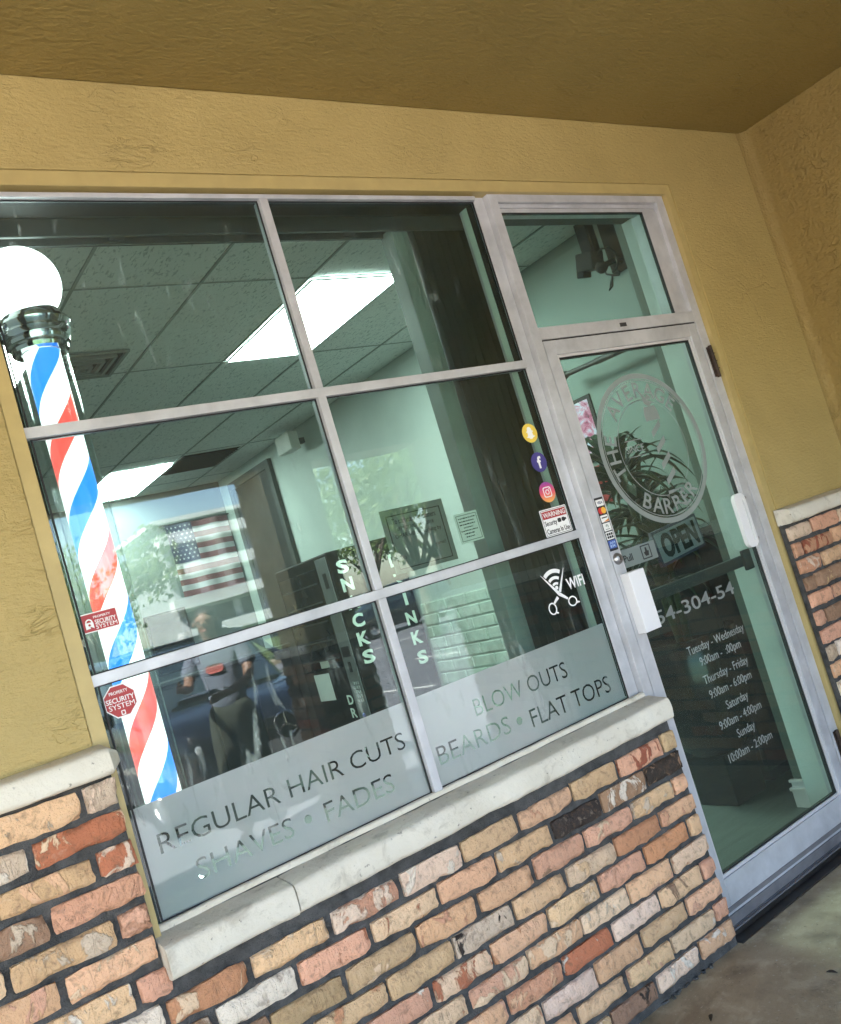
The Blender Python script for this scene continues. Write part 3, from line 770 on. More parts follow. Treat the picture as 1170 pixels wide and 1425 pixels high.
def board(name, label, cat, loops, m, c): 
    t = thing(name, label, cat, c); flat('backing', loops, YS, TS, m, t); return t
Y1 = YS-.0008; Y2 = Y1-.0008
t = board('warning_sticker', 'white and red warning sticker about security cameras, on the glass above the lowest window bar', 'sticker', [rrect(2.043, 2.166, 1.437, 1.529, .004)], M['white'], (2.104, YS, 1.437))
bl = [rect(2.0465, 2.1625, 1.4405, 1.5255), rect(2.0480, 2.1610, 1.442, 1.524)]
flat('border', bl, Y1, TS, M['ink'], t)
rb_ = flat('red_band', [rect(2.0505, 2.1585, 1.496, 1.5215)], Y1, TS, M['red'], t)
flat('warning_word', fit(text_loops('WARNING', .01), 2.054, 2.155, 1.5005, 1.5170), Y2, TS, M['white'], rb_)
cam = [rrect(2.112, 2.128, 1.476, 1.490, .004), rrect(2.131, 2.147, 1.476, 1.490, .006), rect(2.147, 2.152, 1.480, 1.487)]
flat('small_print', fit(text_loops('Security', .012), 2.052, 2.108, 1.468, 1.490) + cam + fit(text_loops('Cameras In Use', .014), 2.052, 2.157, 1.4455, 1.463), Y1, TS, M['ink'], t)

# wifi decal: signal arcs over open scissors
def arcband(cx, cz, r0, r1, a0, a1, n=20):
    return [(cx+r1*cos(rad(a0+(a1-a0)*i/n)), cz+r1*sin(rad(a0+(a1-a0)*i/n))) for i in range(n+1)] + [(cx+r0*cos(rad(a1-(a1-a0)*i/n)), cz+r0*sin(rad(a1-(a1-a0)*i/n))) for i in range(n+1)]
wx, wz = 2.019, 1.268
def thick(p, q, w0, w1):
    d = Vector((q[0]-p[0], q[1]-p[1])).normalized(); n_ = Vector((-d.y, d.x))
    return [(p[0]+n_.x*w0, p[1]+n_.y*w0), (q[0]+n_.x*w1, q[1]+n_.y*w1), (q[0]-n_.x*w1, q[1]-n_.y*w1), (p[0]-n_.x*w0, p[1]-n_.y*w0)]
wl = thing('wifi_decal', 'white wifi decal with signal arcs over open scissors, low on the right window column', 'sticker', (2.03, YS, 1.20))
flat('signal_arcs', [arcband(wx, wz, .016, .024, 58, 128), arcband(wx, wz, .034, .044, 58, 128), arcband(wx, wz, .055, .068, 58, 128), circ(wx, wz+.006, .0065, 14)], YS, TS, M['white'], wl)
s1 = [thick((1.966, 1.327), (2.022, 1.252), .0006, .006), thick((2.0225, 1.2515), (2.052, 1.229), .006, .0035)]
s2 = [thick((2.072, 1.329), (2.026, 1.258), .0006, .0055), thick((2.011, 1.244), (1.988, 1.229), .0055, .0035)]
flat('scissors', s1 + [circ(2.069, 1.216, .020, 24, .017), circ(2.069, 1.216, .0155, 24, .0125), thick((2.087, 1.210), (2.099, 1.206), .003, .002)], YS, TS, M['white'], wl)
flat('scissors', s2 + [circ(1.975, 1.214, .018, 24, .020), circ(1.975, 1.214, .0135, 24, .0155), thick((1.987, 1.199), (1.994, 1.195), .003, .002)], Y1, TS, M['white'], wl)
flat('wifi_word', fit(text_loops('WIFI', .02), 2.066, 2.146, 1.254, 1.291), YS, TS, M['white'], wl)

# security signs at the left
t = board('security_sticker', 'small red rectangular security system sticker with a white padlock', 'sticker', [rrect(.558, .645, 1.531, 1.577, .003)], M['white'], (.60, YS, 1.531))
rb_ = flat('red_field', [rrect(.5605, .6425, 1.5335, 1.5745, .002)], Y1, TS, M['red'], t)
lock = [rrect(.566, .585, 1.538, 1.555, .002), arcband(.5755, 1.555, .0055, .0085, 0, 180), circ(.5755, 1.549, .003, 12), rect(.5745, .5765, 1.5405, 1.5465)]
flat('padlock', lock, Y2, TS, M['white'], rb_)
flat('words', fit(text_loops('SECURITY', .015), .589, .639, 1.5475, 1.5585) + fit(text_loops('SYSTEM', .015), .589, .639, 1.5365, 1.546) + fit(text_loops('PROPERTY', .01), .588, .628, 1.5625, 1.568), Y2, TS, M['white'], rb_)
ocx, ocz, orr = .598, 1.360, .041
octo = lambda r: [(ocx+r*cos(rad(22.5+45*i)), ocz+r*sin(rad(22.5+45*i))) for i in range(8)]
t = board('security_sticker', 'red octagonal security system sticker below the lower window bar', 'sticker', [octo(orr)], M['white'], (ocx, YS, ocz-orr))
rb_ = flat('red_field', [octo(orr-.003)], Y1, TS, M['red'], t)
flat('words', fit(text_loops('SECURITY', .012), ocx-.0335, ocx+.0335, 1.3575, 1.3695) + fit(text_loops('SYSTEM', .012), ocx-.030, ocx+.031, 1.3425, 1.3545) + fit(text_loops('PROPERTY', .008), ocx-.022, ocx+.022, 1.377, 1.3845) + [rrect(ocx-.005, ocx+.005, 1.3265, 1.3375, .002), rrect(ocx-.003, ocx+.003, 1.3285, 1.3355, .001)], Y2, TS, M['white'], rb_)

# card strip on the door stile
SY = -.0168
t = thing('card_strip', 'vertical strip of six payment card logos on the door stile above the lock', 'sticker', (2.309, SY, 1.332))
x0, x1 = 2.289, 2.331
flat('strip', [rect(x0, x1, 1.330, 1.520)], SY, TS, M['ink'], t)
cells = [(1.4895, 1.5125), (1.460, 1.486), (1.4325, 1.4565), (1.4010, 1.4285), (1.3700, 1.3970), (1.3385, 1.3665)]
w_ = simple('card_white', (.80, .80, .79), .4, var=.02)
for k in (0, 2, 3, 4):
    q = flat('card', [rrect(x0+.003, x1-.003, *cells[k], .002)], SY-.0008, TS, w_, t)
    if k == 0: flat('card_word', fit(text_loops('VISA', .01), x0+.008, x1-.008, cells[k][0]+.007, cells[k][1]-.006), SY-.0016, TS, simple('navy_ink', (.03, .04, .12)), q)
    if k == 2: flat('swoosh', [[(x0+.012, 1.4335), (x1-.0035, 1.4335), (x1-.0035, 1.442)]], SY-.0016, TS, simple('orange_ink', (.75, .25, .05)), q); flat('card_mark', [rect(x0+.007, x1-.007, 1.446, 1.450)], SY-.0016, TS, M['ink'], q)
    if k == 3: flat('card_mark', [arcband(2.310, 1.417, .0035, .006, -60, 200), rect(x0+.010, x1-.010, 1.4055, 1.4075)], SY-.0016, TS, simple('green_ink', (.08, .15, .10)), q)
    if k == 4: flat('card_mark', [rrect(x0+.006+.0105*i, x0+.0145+.0105*i, z, z+.0085, .002) for i in range(3) for z in (1.374, 1.3845)], SY-.0016, TS, M['ink'], q)
q = flat('card', [circ(2.303, 1.473, .0115, 24)], SY-.0008, TS, simple('card_red', (.55, .03, .03)), t)
flat('card', [circ(2.317, 1.473, .0115, 24)], SY-.0016, TS, simple('card_amber', (.85, .45, .06)), t)
q = flat('card', [rect(x0+.003, x1-.003, *cells[5])], SY-.0008, TS, simple('card_blue', (.06, .12, .42)), t)
flat('card_word', fit(text_loops('AM', .02), x0+.008, x1-.008, 1.3535, 1.3615) + fit(text_loops('EX', .02), x0+.008, x1-.008, 1.3425, 1.351), SY-.0016, TS, simple('card_pale_blue', (.45, .60, .85)), q)

# pull sticker inside the door glass
t = thing('pull_sticker', 'grey sticker reading Pull with a small hand icon, on the door glass beside the lock', 'sticker', (2.43, .0065, 1.262))
flat('backing', [rrect(2.3485, 2.532, 1.258, 1.322, .004)], -.0009, TS, film_mat('grey_clear_vinyl', (.30, .33, .33), .25, .4), t)
flat('word', cap(text_loops('Pull', .012), .024, 2.380, 1.278, bold=.012), -.0018, TS, M['ink'], t)
flat('icon', [rrect(2.452, 2.502, 1.266, 1.316, .003), rrect(2.456, 2.498, 1.270, 1.312, .002), [(2.470,1.276),(2.486,1.276),(2.491,1.292),(2.483,1.294),(2.482,1.306),(2.474,1.306),(2.473,1.292),(2.464,1.290)]], -.0018, TS, M['ink'], t)

# OPEN board hung just inside the door
t = thing('open_sign', 'dark unlit OPEN sign hanging slightly tilted inside the door glass', 'sign', (2.694, .02, 1.22))
def tilt(x, z, y):
    u, v = x, z
    p = [(2.567,1.215),(2.833,1.239),(2.823,1.368),(2.554,1.347)]
    q = [(1-u)*(1-v), u*(1-v), u*v, (1-u)*v]
    return (sum(q[i]*p[i][0] for i in range(4)), y, sum(q[i]*p[i][1] for i in range(4)))
M['navy_plastic'] = simple('navy_plastic', (.028, .028, .065), .45); M['grey_panel'] = simple('smoked_panel', (.20, .20, .24), .35)
def tf(y0): return lambda x, z, d: tilt(x, z, y0+d)
flat('housing', [rect(0, 1, 0, 1)], 0, .014, M['navy_plastic'], t, xf=tf(.022))
flat('panel', [rrect(.035, .965, .08, .92, .03)], 0, .001, M['grey_panel'], t, xf=tf(.0205))
flat('letters', fit(text_loops('OPEN', .045), .11, .90, .15, .86), 0, .001, M['black'], t, xf=tf(.0190))
cd = MB(); cd.tube([(2.62, .028, 1.35), (2.66, .03, 1.45), (2.70, .032, 1.50), (2.74, .03, 1.46), (2.79, .028, 1.365)], .0015, 6); cd.build('hanging_cord', M['black'], t)

# paper notices inside the window
PY = .0092
M['paper_shade'] = film_mat('shade_grey_paper', (.24, .26, .25), .0, .35)  # grey tone is shade put into the sheet, unlit from outside
M['paper_white'] = film_mat('backlit_white_paper', (.80, .84, .80), .0, .6)
n1 = lambda x, z, d: (1.444+x*.2335+.003*z, PY+d, 1.459+z*.192-.004*x)
t = thing('paper_notice', 'large paper notice to customers, greyed for shade, with a black border, taped inside the glass', 'notice', (1.56, PY, 1.46))
flat('sheet', [rect(0, 1, 0, 1)], 0, .0005, M['paper_shade'], t, xf=n1)
nl = [rect(.07, .93, .06, .90), rect(.085, .915, .075, .885)]
for s, a, b_, z0, z1 in (('To our valued customers', .15, .84, .755, .845), ('EFFECTIVE MAY, 2018', .20, .78, .645, .705), ('OMAR will be working by', .14, .87, .515, .60), ('ome!', .72, .88, .30, .355), ('Wa', .13, .22, .205, .265)):
    nl += fit(text_loops(s, .004), a, b_, z0, z1)
flat('print', nl, 0, .0004, M['ink'], t, xf=lambda x, z, d: (n1(x, z, d)[0], n1(x, z, d)[1]-.0009, n1(x, z, d)[2]))
n2 = lambda x, z, d: (1.706+x*.093, PY+d, 1.493+z*.094)
t = thing('paper_notice', 'small white printed notice right of the large greyed one, taped inside the glass', 'notice', (1.752, PY, 1.493))
flat('sheet', [rect(0, 1, 0, 1)], 0, .0005, M['paper_white'], t, xf=n2)
nl = [rect(.07, .94, .06, .93), rect(.085, .925, .075, .915)]; rn = random.Random(4)
for i, (a, b_) in enumerate(((.14, .86), (.14, .80), (.14, .84), (.28, .66), (.13, .88), (.24, .70), (.28, .64))):
    x = a; z = .80-.105*i
    while x < b_-.02:
        w_ = rn.uniform(.03, .10); nl.append(rect(x, min(b_, x+w_), z, z+rn.uniform(.030, .042))); x += w_+.022
flat('print', nl, 0, .0004, M['ink'], t, xf=lambda x, z, d: (n2(x, z, d)[0], n2(x, z, d)[1]-.0009, n2(x, z, d)[2]))
# ================================================================ inside the shop
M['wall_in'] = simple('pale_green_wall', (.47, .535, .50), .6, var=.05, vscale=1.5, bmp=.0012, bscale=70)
M['wall_far'] = simple('shaded_far_wall', (.13, .15, .145), .6, var=.05, vscale=1.5)  # wall colour darkened so the room's far end reads as dim
m, nt, b = newmat('fissured_ceiling_tile'); L = nt.links.new
p = pos(nt, (1, .35, 1)); a1 = noise_n(nt, 70, 3, .6, .5, p); a2 = noise_n(nt, 1.2, 3, .5, 0, pos(nt))
cc = mixc(nt, ramp(nt, a1.outputs['Fac'], [(.56, 0), (.64, .8)]), (.76, .79, .77), (.36, .39, .37)); cc = mixc(nt, ramp(nt, a2.outputs['Fac'], [(.3, 0), (.7, .3)]), cc, (.64, .68, .65))
L(cc, b.inputs['Base Color']); b.inputs['Roughness'].default_value = .85; L(bump(nt, a1.outputs['Fac'], -.8, .004), b.inputs['Normal']); M['tile'] = m
m, nt, b = newmat('vinyl_plank_floor'); L = nt.links.new
p = pos(nt, (.6, 5, 1)); a1 = noise_n(nt, 5, 6, .6, .6, p)
L(mixc(nt, ramp(nt, a1.outputs['Fac'], [(.3, 0), (.7, 1)]), (.125, .15, .135), (.075, .095, .083)), b.inputs['Base Color']); b.inputs['Roughness'].default_value = .38; M['floor_in'] = m
ZC = 3.09; XW = 4.12; YB = 7.0; XL = -2.0
fl = MB().box(XL, XW, .206, YB, -.15, .001).build('shop_floor', M['floor_in']); tag(fl, kind='structure')
ce = MB().box(XL, XW, .2005, YB, ZC, ZC+.05).build('shop_ceiling', M['tile']); tag(ce, kind='structure')
g = MB()
gx = [1.31+.61*k for k in range(-5, 5)]; gy = [.42+1.22*k for k in range(0, 6)]
for x in gx: g.box(x-.007, x+.007, .21, YB-.01, ZC-.006, ZC-.0005)
for y in gy: g.box(XL+.01, XW-.01, y-.007, y+.007, ZC-.0085, ZC-.0065)
g.build('ceiling_grid', simple('grey_grid_bar', (.30, .33, .31), .6), ce)
M['shaded'] = simple('shaded_green_wall', (.18, .23, .205), .6, var=.05, vscale=1.5)  # same wall paint, darkened to imitate the shade near the door
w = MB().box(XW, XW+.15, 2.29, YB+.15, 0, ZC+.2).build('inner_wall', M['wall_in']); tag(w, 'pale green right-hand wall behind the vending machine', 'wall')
w = MB().box(XW-.004, XW+.15, .206, 2.289, 0, ZC+.2).build('inner_wall', M['shaded']); tag(w, 'sage wall behind the potted palm and poster, its shade put in the colour, seen through the door', 'wall')
w = MB().box(XL, XW-.001, YB, YB+.15, 0, ZC+.2).build('inner_wall', M['wall_far']); tag(w, 'back wall at the far end of the shop, coloured dark to read dim', 'wall')
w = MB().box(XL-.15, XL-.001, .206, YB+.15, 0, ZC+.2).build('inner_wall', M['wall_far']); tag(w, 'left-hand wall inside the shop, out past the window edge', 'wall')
w = thing('wing_wall', 'short pale wall just inside the hinge side of the door, with a stepped white base', 'wall', (3.6, .3, 0))
MB().box(3.372, XW-.0045, .2065, .385, 0.002, ZC-.01).build('wall_body', simple('shaded_pale_wall', (.095, .125, .11), .6, var=.05, vscale=1.5), w)  # pale wall with its shade put into a dark colour
bsm = MB(); bsm.box(3.352, 3.3715, .207, .40, .002, .075); bsm.box(3.345, 3.3715, .207, .405, .0755, .090); bsm.box(3.358, 3.3715, .207, .395, .0905, .112); bsm.box(3.350, 3.3715, .207, .40, .1125, .124)
bsm.build('base_moulding', M['white_paint'], w, bevel=.002)

# painted brick foot of the right wall
t = thing('painted_brick_wall', 'pale green painted brick lower wall inside, behind the second window column', 'wall', (4.1, 2.9, 0))
q = MB(); rp = random.Random(5); 
for n in range(13):
    y = 2.3 - (0 if n % 2 else .135)
    while y < 3.84:
        q.box(4.085+rp.uniform(-.003,.003), 4.1195, max(y, 2.3), min(y+.258, 3.85), n*.0955+.004, n*.0955+.086); y += .27
q.build('bricks', simple('painted_brick', (.50, .60, .53), .55, var=.14, vscale=7, bmp=.003, bscale=40), t, bevel=.006)
MB().box(4.094, 4.1195, 2.3, 3.85, .001, 1.236).build('mortar', simple('painted_mortar', (.38, .46, .41), .7), t)

# ceiling lights
M['tube_light'] = emis('lit_diffuser', (.93, 1, .97), 3.4)
def ceiling_light(x, y, label):
    t = thing('ceiling_light', label, 'ceiling light', (x, y, ZC-.0086), group='lit fluorescent ceiling panels')
    f = MB()
    for a, b_, c, d in ((-.30, .30, -.605, -.59), (-.30, .30, .59, .605), (-.30, -.287, -.59, .59), (.287, .30, -.59, .59)): f.box(x+a, x+b_, y+c, y+d, ZC-.016, ZC-.0088)
    f.build('frame', M['white_paint'], t)
    MB().box(x-.2868, x+.2868, y-.5898, y+.5898, ZC-.014, ZC-.009).build('diffuser', M['tube_light'], t); return t
cl = ceiling_light(2.838, 2.26, 'bright fluorescent ceiling panel behind the upper panes, largest of the lit panels')
dup(cl, (2.838, 6.22, ZC-.0086), label='bright ceiling panel farther back, just right of the barber pole')
dup(cl, (.995, 2.62, ZC-.0086), label='bright ceiling panel partly hidden behind the top of the barber pole')
t = thing('ceiling_vent', 'square slatted air vent in the ceiling right of the barber pole', 'vent', (1.60, 2.66, ZC-.02))
f = MB()
for s_ in (.205, .15, .095, .04):
    a, b_ = s_, s_-.018
    for bx in ((-a, a, -a, -b_), (-a, a, b_, a), (-a, -b_, -b_, b_), (b_, a, -b_, b_)): f.box(1.60+bx[0], 1.60+bx[1], 2.66+bx[2], 2.66+bx[3], ZC-.022-(.205-s_)*.1, ZC-.010)
f.build('louvres', simple('grey_louvre', (.22, .24, .23), .5), t); MB().box(1.40, 1.80, 2.46, 2.86, ZC-.0098, ZC-.0088).build('duct', M['black_matt'], t)
t = thing('ceiling_vent', 'large dark return-air grille beside the far ceiling panel', 'vent', (3.43, 5.75, ZC-.02))
f = MB(); 
for k in range(12): f.obox((3.43, 5.44+.052*k, ZC-.016), .54, .03, .003, Matrix.Rotation(.6, 3, 'X'))
f.build('louvres', M['charcoal'], t); MB().box(3.15, 3.71, 5.38, 6.08, ZC-.0085, ZC-.0075).build('duct', M['black_matt'], t)

# small loudspeaker high on the wall
t = thing('wall_speaker', 'small white wedge speaker high on the inner right wall', 'speaker', (4.02, 4.93, 2.86))
f = MB(); f.prism([(3.90, 4.80), (4.03, 4.86), (4.03, 5.04), (3.90, 5.08)], 2.86, 3.03, 'z'); f.build('cabinet', simple('aged_white_plastic', (.62, .62, .57), .5), t, bevel=.01)
f = MB(); f.box(4.031, 4.118, 4.92, 4.98, 2.92, 2.97); f.build('bracket', M['charcoal'], t)

# tall dark doorway on the right wall
t = thing('interior_door', 'tall dark door panel on the inner right wall left of the speaker', 'door', (4.1, 6.1, 0))
f = MB(); f.box(4.09, 4.1195, 5.74, 6.62, 0.002, 2.90); f.build('leaf', simple('dark_door_paint', (.018, .02, .019), .5, var=.2), t)
f = MB(); f.box(4.075, 4.1195, 5.66, 5.739, 0.002, 2.98); f.box(4.075, 4.1195, 6.621, 6.70, .002, 2.98); f.box(4.075, 4.1195, 5.7392, 6.6208, 2.901, 2.98); f.build('casing', simple('dark_casing', (.05, .056, .053), .5), t)
f = MB(); f.lathe([(0, -.05), (.025, -.045), (.03, -.02), (.012, -.01), (.012, .012)], (4.078, 5.83, 1.0), 16, Matrix.Rotation(rad(90), 3, 'Y')); f.build('knob', M['steel'], t, smooth=True)

# vending machine
vm = thing('vending_machine', 'black snack and drink vending machine with white vertical lettering against the inner right wall', 'vending machine', (3.74, 4.34, 0))
VX, VY = 3.40, 3.87
M['vend'] = simple('vending_black', (.010, .011, .011), .5, var=.2, vscale=3, spec=.15)
MB().box(VX, 4.08, VY, 4.80, .05, 1.83).build('cabinet', M['vend'], vm, bevel=.012)
for x, y in ((3.46, 3.93), (4.02, 3.93), (3.46, 4.74), (4.02, 4.74)):
    f = MB(); f.lathe([(.03, .0015), (.03, .02), (.015, .025), (.015, .055)], (x, y, 0), 12); f.build('foot', M['steel'], vm, auto=40)
st = MB(); st.box(VX-.010, VX-.0002, 3.884, 4.055, .30, 1.80); st = st.build('control_strip', simple('brushed_grey_panel', (.20, .215, .21), .4, .4, var=.12), vm, bevel=.002)
for nm_, bx_ in (('coin_slot', (3.93, 3.985, 1.56, 1.68)), ('note_slot', (3.91, 4.03, 1.02, 1.10)), ('coin_return', (3.95, 3.99, .90, .98))):
    f = MB(); f.box(VX-.013, VX-.0102, *bx_); f.build(nm_, M['black'], st)
f = MB()
for i in range(3):
    for j in range(5): f.box(VX-.0135, VX-.0102, 3.915+.032*i, 3.94+.032*i, .80-.034*j, .824-.034*j)
f.build('keypad', simple('grey_keys', (.30, .33, .32), .4), st)
f = MB(); f.lathe([(0, .012), (.014, .01), (.018, 0)], (VX-.0102, 3.97, .56), 18, Matrix.Rotation(rad(-90), 3, 'Y')); f.build('coin_button', simple('blue_button', (.06, .08, .30), .3), st, smooth=True)
f = MB(); f.box(VX-.006, VX-.0002, 4.09, 4.76, .95, 1.74); f.build('display_glass', simple('dark_display_glass', (.010, .013, .015), .25, var=.3, spec=.2), vm, bevel=.004)
f = MB()
for k in range(5): f.box(VX-.009, VX-.0062, 4.11, 4.74, 1.02+.15*k, 1.032+.15*k)
f.build('shelves', simple('faint_shelves', (.028, .03, .03), .4), vm)
f = MB(); f.box(VX-.006, VX-.0002, 4.16, 4.70, .24, .42); f.build('delivery_flap', M['charcoal'], vm, bevel=.004)
f = MB(); f.box(VX-.004, VX-.0002, 4.36, 4.62, .70, .92); f.build('paper_sheet', simple('grubby_paper', (.62, .66, .62), .7, var=.06), vm)
f = MB(); f.box(VX-.004, VX-.0002, 4.22, 4.34, 1.0, 1.10) if False else f.box(VX-.0085, VX-.0062, 4.30, 4.44, .965, 1.02); f.build('price_label', simple('beige_label', (.42, .44, .38), .6), vm)
lw = simple('pale_lettering', (.74, .86, .76), .5, var=.02)
def vert(word, x, ztop, h, step, w, bo=.038): 
    out = []
    for i, ch in enumerate(word):
        if ch == 'I': out += fit(text_loops('I', .03), x-w*.16, x+w*.16, ztop-step*i-h, ztop-step*i)
        else: out += fit(text_loops(ch, bo), x-w/2, x+w/2, ztop-step*i-h, ztop-step*i)
    return out
flat('snacks_word', vert('SNACKS', 3.515, 1.745, .105, .143, .105), VY-.0014, .001, lw, vm)
flat('drinks_word', vert('DRINKS', 3.985, 1.685, .105, .160, .095), VY-.0014, .001, lw, vm)
flat('drinks_word', vert('DRINKS', 0, .725, .075, .105, .085, .02), 0, .001, lw, vm, xf=lambda x, z, d: (VX-.0015+d, 4.135-x, z))

# US flag hung on the back wall
t = thing('national_flag', 'striped flag with a starred blue canton hanging on the back wall', 'flag', (3.74, 6.93, 1.94))
F0, F1, FZ0, FZ1 = 3.38, 4.09, 1.95, 2.72
def fx(x, z, d): 
    a = (x-F0); return (x, 6.94 + d + .018*sin(a*21+z*2.2) + .010*sin(a*9), z - .02*a)
def strip_mesh(z0, z1, x0, x1, y):
    mb = MB(); n = 26
    for i in range(n):
        xa, xb = x0+(x1-x0)*i/n, x0+(x1-x0)*(i+1)/n
        mb.quad(fx(xa, z0, y), fx(xb, z0, y), fx(xb, z1, y), fx(xa, z1, y)); mb.quad(fx(xb, z0, y+.0015), fx(xa, z0, y+.0015), fx(xa, z1, y+.0015), fx(xb, z1, y+.0015))
    return mb
hst = (FZ1-FZ0)/13; fr_m, fw_m = simple('flag_red', (.20, .085, .09), .8), simple('flag_white', (.42, .42, .43), .8)
for k in range(13):
    strip_mesh(FZ1-hst*(k+1), FZ1-hst*k, F0, F1, 0).build('white_stripe' if k % 2 else 'red_stripe', fw_m if k % 2 else fr_m, t, smooth=True)
CX1, CZ0 = F0+.285, FZ1-hst*7
ct = strip_mesh(CZ0, FZ1, F0, CX1, -.003).build('canton', simple('flag_blue', (.065, .07, .11), .8), t, smooth=True)
stl = []
for r in range(9):
    for c in range(6 if r % 2 == 0 else 5):
        sx_, sz_ = F0+.024+.0475*c+(0 if r % 2 == 0 else .0237), FZ1-.03-.043*r
        stl.append([(sx_+(.015 if i % 2 == 0 else .006)*sin(pi*i/5), sz_+(.015 if i % 2 == 0 else .006)*cos(pi*i/5)) for i in range(10)])
flat('stars', stl, 0, .0006, simple('star_white', (.45, .45, .46), .7), ct, xf=lambda x, z, d: fx(x, z, -.0045+d))
f = MB(); f.tube([(F0-.05, 6.965, FZ1+.01), (F1+.03, 6.965, FZ1-.005)], .009, 8); f.build('flag_rod', M['charcoal'], t)

t = thing('wall_screen', 'black flat screen on the back wall left of the flag', 'screen', (3.16, 6.95, 1.22))
MB().box(2.92, 3.36, 6.94, 6.985, 1.24, 1.86).build('bezel', M['black'], t, bevel=.006); MB().box(2.94, 3.34, 6.937, 6.9395, 1.26, 1.84).build('panel', simple('screen_glass', (.01, .012, .014), .08, var=.2), t)
t = thing('added_cabinets', 'row of plain dark cabinets added along the back wall to darken the lower panes', 'cabinet', (2.9, 6.7, 0))  # added cabinets, there to darken the view through the lower panes
f = MB(); f.box(1.7, 4.08, 6.36, 6.93, .08, 1.16); f.build('carcass', simple('back_cabinet_black', (.016, .018, .02), .5, spec=.2), t)
f = MB(); f.box(1.68, 4.10, 6.33, 6.93, 1.1605, 1.19); f.build('worktop', simple('back_worktop', (.05, .055, .055), .4), t, bevel=.004)
for k in range(5):
    f = MB(); f.box(1.73+.47*k, 2.17+.47*k, 6.345, 6.3598, .12, 1.12); f.build('cabinet_door', simple('back_cabinet_door', (.022, .024, .027), .45, spec=.25), t, bevel=.003)
f = MB().box(.3, 3.3, 2.2, 6.2, .0012, .009).build('darkening_mat', simple('dark_floor_sheet', (.014, .014, .016), .8, var=.2, vscale=5)); tag(f, 'large dark sheet added on the shop floor to darken the lower panes', 'mat')  # added dark sheet that dims the floor seen through the glass
# things on the wall beyond the door
pw = MB().box(4.107, 4.119, 1.50, 2.08, 1.80, 2.20)
t = thing('wall_poster', 'framed pink and violet poster on the wall behind the door frame', 'poster', (4.11, 1.8, 1.8)); pw.build('frame', M['black'], t, bevel=.002)
m, nt, b = newmat('poster_art'); L = nt.links.new; n_ = noise_n(nt, 9, 5, .6, 1.5, pos(nt))
L(ramp(nt, n_.outputs['Fac'], [(.30, (.10, .03, .06)), (.42, (.45, .10, .20)), (.52, (.62, .30, .42)), (.60, (.55, .62, .75)), (.72, (.85, .75, .80))]), b.inputs['Base Color']); b.inputs['Roughness'].default_value = .3
MB().box(4.1045, 4.1068, 1.525, 2.055, 1.825, 2.175).build('print', m, t)
t = thing('wall_sign', 'red and black sign with white marks under the pink poster', 'sign', (4.11, 1.8, 1.5)); MB().box(4.109, 4.119, 1.47, 2.08, 1.54, 1.775).build('board', simple('sign_board_red', (.33, .03, .03), .4, var=.3, vscale=14), t, bevel=.002)
f = MB(); f.box(4.107, 4.1088, 1.49, 2.06, 1.68, 1.76); f.build('black_band', M['black'], t)
rs = random.Random(8)
for k in range(12): y = 1.51+.045*k; MB().box(4.1055, 4.1068, y, y+rs.uniform(.01, .03), 1.695, 1.695+rs.uniform(.02, .045)).build('white_mark', M['white'], t)
t = thing('tension_rod', 'dark telescopic rod with a flared rubber end above the door logo', 'rod', (4.0, 1.0, 2.3))
f = MB(); f.tube([(3.98, 1.26, 2.325), (3.98, .80, 2.305)], .019, 14); f.build('outer_tube', M['charcoal'], t, auto=40)
f = MB(); f.tube([(3.98, 1.49, 2.335), (3.98, 1.262, 2.3252)], .015, 14); f.build('inner_tube', M['charcoal'], t, auto=40)
f = MB(); f.tube([(3.98, .386, 2.287), (3.98, .40, 2.2876), (3.98, .41, 2.288), (3.98, .80, 2.305)], [.035, .033, .02, .019], 14); f.build('wall_foot', M['black'], t, auto=40)
f = MB(); f.tube([(3.98, 1.49, 2.335), (3.98, 1.51, 2.336), (3.98, 1.54, 2.3372), (3.98, 1.555, 2.338)], [.017, .024, .034, .034], 16); f.build('rubber_end', M['black'], t, auto=40)

# bracketed box with hanging cables behind the transom
t = thing('wall_bracket', 'black wall bracket carrying a box and looped cables behind the transom glass', 'bracket', (4.0, .95, 2.7))
MB().box(4.108, 4.1195, .945, 1.06, 2.745, 3.07).build('plate', M['black_matt'], t, bevel=.003)
f = MB(); f.box(3.93, 4.0, 1.00, 1.075, 2.86, 3.06); f.tube([(3.93, .985, 2.86), (3.93, .985, 3.07)], .006, 8); f.build('drop_post', M['black_matt'], t, bevel=.004)
f = MB(); f.obox((3.955, 1.06, 2.84), .10, .12, .10, Matrix.Rotation(.25, 3, 'X')); f.obox((3.95, 1.115, 2.815), .07, .05, .085, Matrix.Rotation(.3, 3, 'X')); f.build('box_unit', M['black_matt'], t, bevel=.006)
f = MB(); f.lathe([(0, -.036), (.02, -.03), (.034, -.012), (.036, 0), (.034, .012), (.02, .03), (0, .036)], (3.95, .99, 2.775), 18); f.build('pivot', M['black_matt'], t, smooth=True)
f = MB(); f.tube([(3.95, .97, 2.775), (4.0, .955, 2.79), (4.06, .96, 2.80), (4.108, .975, 2.80)], .016, 10); f.build('arm', M['black_matt'], t, auto=40)
f = MB()
f.tube([(3.95, 1.02, 2.84), (3.96, .97, 2.87), (3.98, .925, 2.86), (3.99, .905, 2.82), (3.99, .91, 2.76), (3.98, .925, 2.73), (3.97, .955, 2.705), (3.96, .975, 2.665), (3.95, .985, 2.64), (3.95, .96, 2.65), (3.955, .945, 2.70), (3.965, .92, 2.72), (3.97, .90, 2.71), (3.965, .905, 2.69), (3.96, .935, 2.70), (3.955, .975, 2.725), (3.95, .985, 2.76)], .0055, 8)
f.build('cable', M['black'], t, smooth=True)

